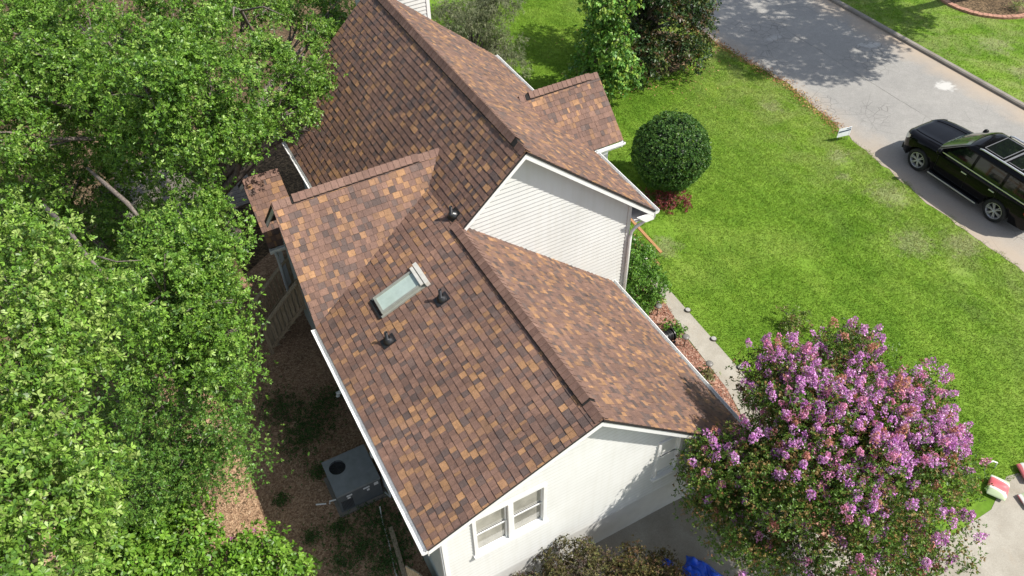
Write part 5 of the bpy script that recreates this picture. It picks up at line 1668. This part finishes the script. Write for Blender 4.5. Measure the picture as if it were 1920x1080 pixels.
for s in (-1, 1):
    side_glass(s, -0.80, -1.80, -1.36, -1.80)
    side_glass(s, -1.90, -2.90, -1.90, -2.90)
    side_glass(s, -3.00, -4.00, -3.00, -3.85)
    mb = MB()
    mb.bar(W(s * 0.945, -0.62, 1.205), W(s * 0.945, -4.08, 1.205), 0.02, 0.028)
    mb.build('window_trim', 'chrome', cabn)
    mb = MB()
    mb.tube([W(s * 0.70, -1.72, 1.86), W(s * 0.715, -1.85, 1.905), W(s * 0.72, -2.8, 1.915), W(s * 0.715, -3.75, 1.90), W(s * 0.70, -3.9, 1.85)], 0.03, 8)
    mb.build('roof_rail', 'chrome', cabn, smooth=True)
    # door handles, running board, mirror
    for yy in (-1.62, -2.68):
        mb = MB(); mb.bar(W(s * 1.012, yy, 1.02), W(s * 1.012, yy - 0.2, 1.02), 0.025, 0.03); mb.build('door_handle', 'chrome', body)
    mb = MB(); mb.box(W(s * 0.985, -1.55, 0.335), (0.16, 1.95, 0.045)); mb.build('running_board', 'trim_black', car)
    mb = MB(); mb.bar(W(s * 1.07, -0.58, 0.345), W(s * 1.07, -2.53, 0.345), 0.022, 0.04); mb.build('running_board_trim', 'chrome', car)
    mb = MB()
    c_ = Vector(W(s * 1.10, -0.72, 1.27))
    for i in range(1):
        mb.lathe(c_, (0, 1, 0), [(-0.06, 0.03), (-0.055, 0.10), (0.0, 0.12), (0.06, 0.10), (0.09, 0.03)], 14)
    mb.bar(W(s * 0.93, -0.72, 1.22), W(s * 1.05, -0.72, 1.24), 0.05, 0.03)
    mr = mb.build('mirror', 'car_paint', body, smooth=True)
    # lamps
    mb = MB()
    q = []
    for (yy, dz0, dz1) in ((0.93, -0.05, -0.21), (0.86, -0.03, -0.24), (0.72, -0.03, -0.20), (0.60, -0.03, -0.11)):
        w, t = lerp(WT, yy), lerp(TT, yy)
        q.append((W(s * (w * 0.985 + 0.012), yy + 0.008, t + dz0 + 0.012), W(s * (w * 1.0 + 0.012), yy + 0.008, t + dz1)))
    for a, b in zip(q, q[1:]):
        mb.poly([a[0], b[0], b[1], a[1]])
    mb.build('headlight', 'lamp_clear', body)
    mb = MB()
    q = []
    for (yy, z0_, z1_) in ((-3.98, 0.92, 1.16), (-4.10, 0.80, 1.18), (-4.24, 0.80, 1.1)):
        w = lerp(WT, yy)
        q.append((W(s * (w + 0.014), yy - 0.006, z1_), W(s * (w + 0.014), yy - 0.006, z0_)))
    for a, b in zip(q, q[1:]):
        mb.poly([a[0], b[0], b[1], a[1]])
    mb.build('tail_light', 'lamp_red', body)
# roof glass, frames and ribs
def roofz(x, y):
    ax = abs(x)
    pr_ = [(0.25, 1.872), (0.55, 1.865), (0.69, 1.845)]
    if ax <= 0.25: return 1.872
    for (a, za), (b, zb_) in zip(pr_, pr_[1:]):
        if ax <= b: return za + (zb_ - za) * (ax - a) / (b - a)
    return 1.845
def roof_panel(x0_, x1_, y0_, y1_, h, name, mat):
    mb = MB()
    xs_ = np.linspace(x0_, x1_, 9)
    for a, b in zip(xs_, xs_[1:]):
        mb.prism([W(a, y0_, roofz(a, y0_) + 0.001), W(b, y0_, roofz(b, y0_) + 0.001), W(b, y1_, roofz(b, y1_) + 0.001), W(a, y1_, roofz(a, y1_) + 0.001)], (0, 0, h))
    return mb.build(name, mat, cabn)
roof_panel(-0.52, 0.52, -1.78, -2.42, 0.014, 'sunroof', 'car_glass')
roof_panel(-0.52, 0.52, -2.66, -3.10, 0.014, 'sunroof', 'car_glass')
mb = MB()
for (a, b) in (((-0.54, -1.76), (0.54, -1.76)), ((-0.54, -2.44), (0.54, -2.44)), ((-0.54, -3.12), (0.54, -3.12)), ((-0.54, -1.76), (-0.54, -2.44)), ((0.54, -1.76), (0.54, -2.44)), ((-0.54, -2.64), (-0.54, -3.12)), ((0.54, -2.64), (0.54, -3.12))):
    mb.bar(W(a[0], a[1], 1.885), W(b[0], b[1], 1.888), 0.024, 0.014)
mb.bar(W(-0.66, -2.58, 1.90), W(0.66, -2.58, 1.90), 0.06, 0.02)
mb.build('sunroof_trim', 'trim_grey', cabn)
mb = MB()
for x in np.linspace(-0.48, 0.48, 9):
    mb.bar(W(x, -3.22, roofz(x, 0) + 0.004), W(x, -3.78, roofz(x, 0) + 0.002), 0.03, 0.016)
mb.build('roof_rib', 'car_paint', cabn)
mb = MB(); mb.box(W(0, 0.985, 0.72), (0.95, 0.03, 0.34)); mb.build('grille', 'chrome', body)
mb = MB(); mb.bar(W(-0.8, -0.52, 1.225), W(0.0, -0.40, 1.235), 0.02, 0.02); mb.bar(W(0.05, -0.42, 1.235), W(0.75, -0.54, 1.23), 0.02, 0.02); mb.build('wiper', 'trim_black', cabn)
# wheels
for (sx, yc) in ((-1, 0.0), (1, 0.0), (-1, -WB), (1, -WB)):
    c_ = W(sx * 0.84, yc, 0.41)
    ax = (sx, 0, 0)
    mb = MB()
    mb.lathe(c_, ax, [(-0.13, 0.27), (-0.13, 0.37), (-0.10, 0.405), (-0.03, 0.41), (0.05, 0.41), (0.105, 0.40), (0.135, 0.37), (0.135, 0.29), (0.12, 0.275), (0.0, 0.27)], 36)
    wh = mb.build('wheel', 'tyre', car, smooth=True)
    mb = MB()
    mb.lathe(c_, ax, [(0.125, 0.285), (0.128, 0.268), (0.10, 0.255), (0.02, 0.245)], 36)
    mb.lathe(c_, ax, [(0.085, 0.0), (0.115, 0.03), (0.115, 0.05), (0.09, 0.065), (0.03, 0.07)], 20)
    for k in range(6):
        for e in (-0.14, 0.14):
            t = 2 * PI * k / 6 + e + 0.2
            t2 = 2 * PI * k / 6 + e * 0.9 + 0.2
            q0 = Vector(c_) + Vector((sx * 0.095, math.cos(t) * 0.05, math.sin(t) * 0.05))
            q1 = Vector(c_) + Vector((sx * 0.115, math.cos(t2) * 0.258, math.sin(t2) * 0.258))
            mb.bar(q0, q1, 0.03, 0.034, ax)
    mb.build('rim', 'alloy', wh)
    mb = MB(); mb.lathe(c_, ax, [(0.0, 0.0), (0.005, 0.25)], 24); mb.build('brake_disc', 'trim_black', wh)

# ------------------------------------------------------------------ grass and ground litter
def in_poly(px, py, poly):
    c = np.zeros(len(px), bool)
    n = len(poly)
    for i in range(n):
        x0_, y0_ = poly[i]; x1_, y1_ = poly[(i + 1) % n]
        cond = ((y0_ > py) != (y1_ > py)) & (px < (x1_ - x0_) * (py - y0_) / (y1_ - y0_ + 1e-12) + x0_)
        c ^= cond
    return c
def blades(px, py, h0, h1, w, keepfn=None):
    n = len(px)
    z = Hn(px)
    a = rng.uniform(0, 2 * PI, n)
    hh = rng.uniform(h0, h1, n)
    ln = rng.uniform(0.2, 0.9, n) * hh
    la = rng.uniform(0, 2 * PI, n)
    dx, dy = np.cos(a) * w / 2, np.sin(a) * w / 2
    V = np.empty((n, 3, 3))
    V[:, 0] = np.stack([px - dx, py - dy, z], 1)
    V[:, 1] = np.stack([px + dx, py + dy, z], 1)
    V[:, 2] = np.stack([px + np.cos(la) * ln, py + np.sin(la) * ln, z + hh], 1)
    c = rng.uniform(0.72, 1.3, (n, 1)) * np.array([1, 1, 1.0]) * np.stack([rng.uniform(0.9, 1.25, n), np.ones(n), rng.uniform(0.8, 1.2, n)], 1)
    return V.reshape(-1, 3), np.repeat(c, 3, 0)
n = 620000
px = rng.uniform(4.7, 18.1, n); py = rng.uniform(-3.3, 26, n)
edge_x = np.interp(py, [q[1] for q in near_kerb], [q[0] for q in near_kerb]) + 0.10 * np.sin(py * 3.1) + 0.06 * np.sin(py * 9.7)
ok = px < edge_x + rng.normal(0, 0.05, n)
ok &= ~in_poly(px, py, path_r + path_l) & ~in_poly(px, py, bed_poly)
ok &= ~((px < 6.6) & (py < 14)) | ((px < 6.6) & (py > 10.5) & (px > 4.9))
ok &= ~((py < -2.85) & (px < 18))
ok &= ((px - 6.2) ** 2 + (py + 1.2) ** 2) > 1.45
ok &= ~(((px - 14.3) / 2.4) ** 2 + ((py - 18.3) / 1.8) ** 2 < 1)
# bare, worn spots
for bx, by, br_ in ((11.3, 5.2, 0.3), (13.7, 8.2, 0.22), (8.3, 8.6, 0.5), (16.2, 8.6, 0.35), (15.2, 2.6, 0.4), (16.3, 6.2, 0.3)):
    ok &= ~((((px - bx) ** 2 + (py - by) ** 2) < br_ ** 2) & (rng.random(n) < 0.6))
V, C = blades(px[ok], py[ok], 0.025, 0.06, 0.016)
props(np_mesh('lawn_grass', V, 3, C, 'grass_blade'), 'short bright green mown grass of the front lawn', None, None, 'stuff')
n = 160000
px = rng.uniform(24.66, 40, n); py = rng.uniform(2, 28, n)
ok = ((px - BEDC[0]) ** 2 + (py - BEDC[1]) ** 2) > (BEDR + 0.28) ** 2
V, C = blades(px[ok], py[ok], 0.03, 0.07, 0.022)
props(np_mesh('verge_grass', V, 3, C, 'grass_blade'), 'green grass beyond the far kerb of the street', None, None, 'stuff')
# mulch chips
def chipset(px, py, L0, L1, w, pal):
    n = len(px)
    P = np.stack([px, py, Hn(px) + 0.012 + rng.uniform(0, 0.015, n)], 1)
    return leaf_quads(P, np.tile([0, 0, 1.0], (n, 1)) + rng.normal(0, .25, (n, 3)), 1, (L0 + L1) / 2, w, (-0.15, 0.25), pal, 0.3)
n = 46000
px = rng.uniform(-9.5, -3.05, n); py = rng.uniform(0.5, 12, n)
V, C = chipset(px, py, 0.03, 0.09, 0.014, [(0.24, 0.15, 0.09), (0.35, 0.225, 0.135), (0.47, 0.33, 0.21), (0.16, 0.10, 0.06), (0.54, 0.40, 0.27)])
props(np_mesh('mulch_chips', V, 4, C, 'chip'), 'loose brown wood chips over the back yard', None, None, 'stuff')
n = 9000
px = rng.uniform(3.95, 6.9, n); py = rng.uniform(0.3, 8, n)
ok = in_poly(px, py, bed_poly)
V, C = chipset(px[ok], py[ok], 0.04, 0.1, 0.022, [(0.29, 0.12, 0.08), (0.20, 0.085, 0.055), (0.38, 0.22, 0.16), (0.42, 0.32, 0.25), (0.12, 0.07, 0.05)])
props(np_mesh('red_chips', V, 4, C, 'chip'), 'loose reddish bark chips in the bed beside the path', None, None, 'stuff')
# fallen leaves along the street edge by the magnolia
n = 2600
py = rng.uniform(10.0, 21, n); px = np.interp(py, [q[1] for q in near_kerb], [q[0] for q in near_kerb]) + rng.normal(-0.05, 0.16, n)
V, C = chipset(px, py, 0.05, 0.12, 0.035, [(0.36, 0.17, 0.07), (0.28, 0.14, 0.07), (0.42, 0.28, 0.12), (0.2, 0.12, 0.06)])
n = 1500
px = rng.normal(14.3, 1.3, n); py = rng.normal(18.0, 1.2, n)
V2, C2 = chipset(px, py, 0.06, 0.14, 0.045, [(0.36, 0.19, 0.08), (0.28, 0.15, 0.08), (0.42, 0.28, 0.14)])
props(np_mesh('fallen_leaves', np.concatenate([V, V2]), 4, np.concatenate([C, C2]), 'chip'), 'dry brown fallen leaves under the magnolia and along the street edge', None, None, 'stuff')
# weeds in the shaded yard
W_ = [(-4.6, 7.2, 0.35), (-4.2, 6.6, 0.4), (-3.9, 6.1, 0.35), (-4.5, 5.9, 0.3), (-4.35, 4.9, 0.15), (-4.4, 3.3, 0.2), (-3.6, 3.2, 0.4), (-3.45, 2.7, 0.35), (-4.6, 2.5, 0.25), (-3.9, 2.0, 0.25), (-4.3, 1.6, 0.2), (-3.5, 2.1, 0.25), (-5.0, 3.4, 0.12), (-3.4, 6.8, 0.25), (-4.1, 2.6, 0.15), (-5.3, 4.6, 0.12)]
P = []
for (x, y, r) in W_:
    m_ = int(900 * r)
    P.append(np.stack([x + rng.normal(0, r * .85, m_), y + rng.normal(0, r * .85, m_), rng.uniform(0.02, 0.10, m_)], 1))
P = np.concatenate(P)
V, C = leaf_quads(P, np.tile([0, 0, 1.0], (len(P), 1)) + rng.normal(0, .4, (len(P), 3)), 4, 0.055, 0.022, (0.1, 1.1), [(0.06, 0.12, 0.03), (0.08, 0.15, 0.035), (0.05, 0.10, 0.025)], 0.2)
props(np_mesh('weeds', V, 4, C, 'leaf_dull'), 'patches of low green weeds in the shaded mulch', None, None, 'stuff')

for o_ in bpy.data.objects:
    if '_mesh' in o_:
        del o_['_mesh']
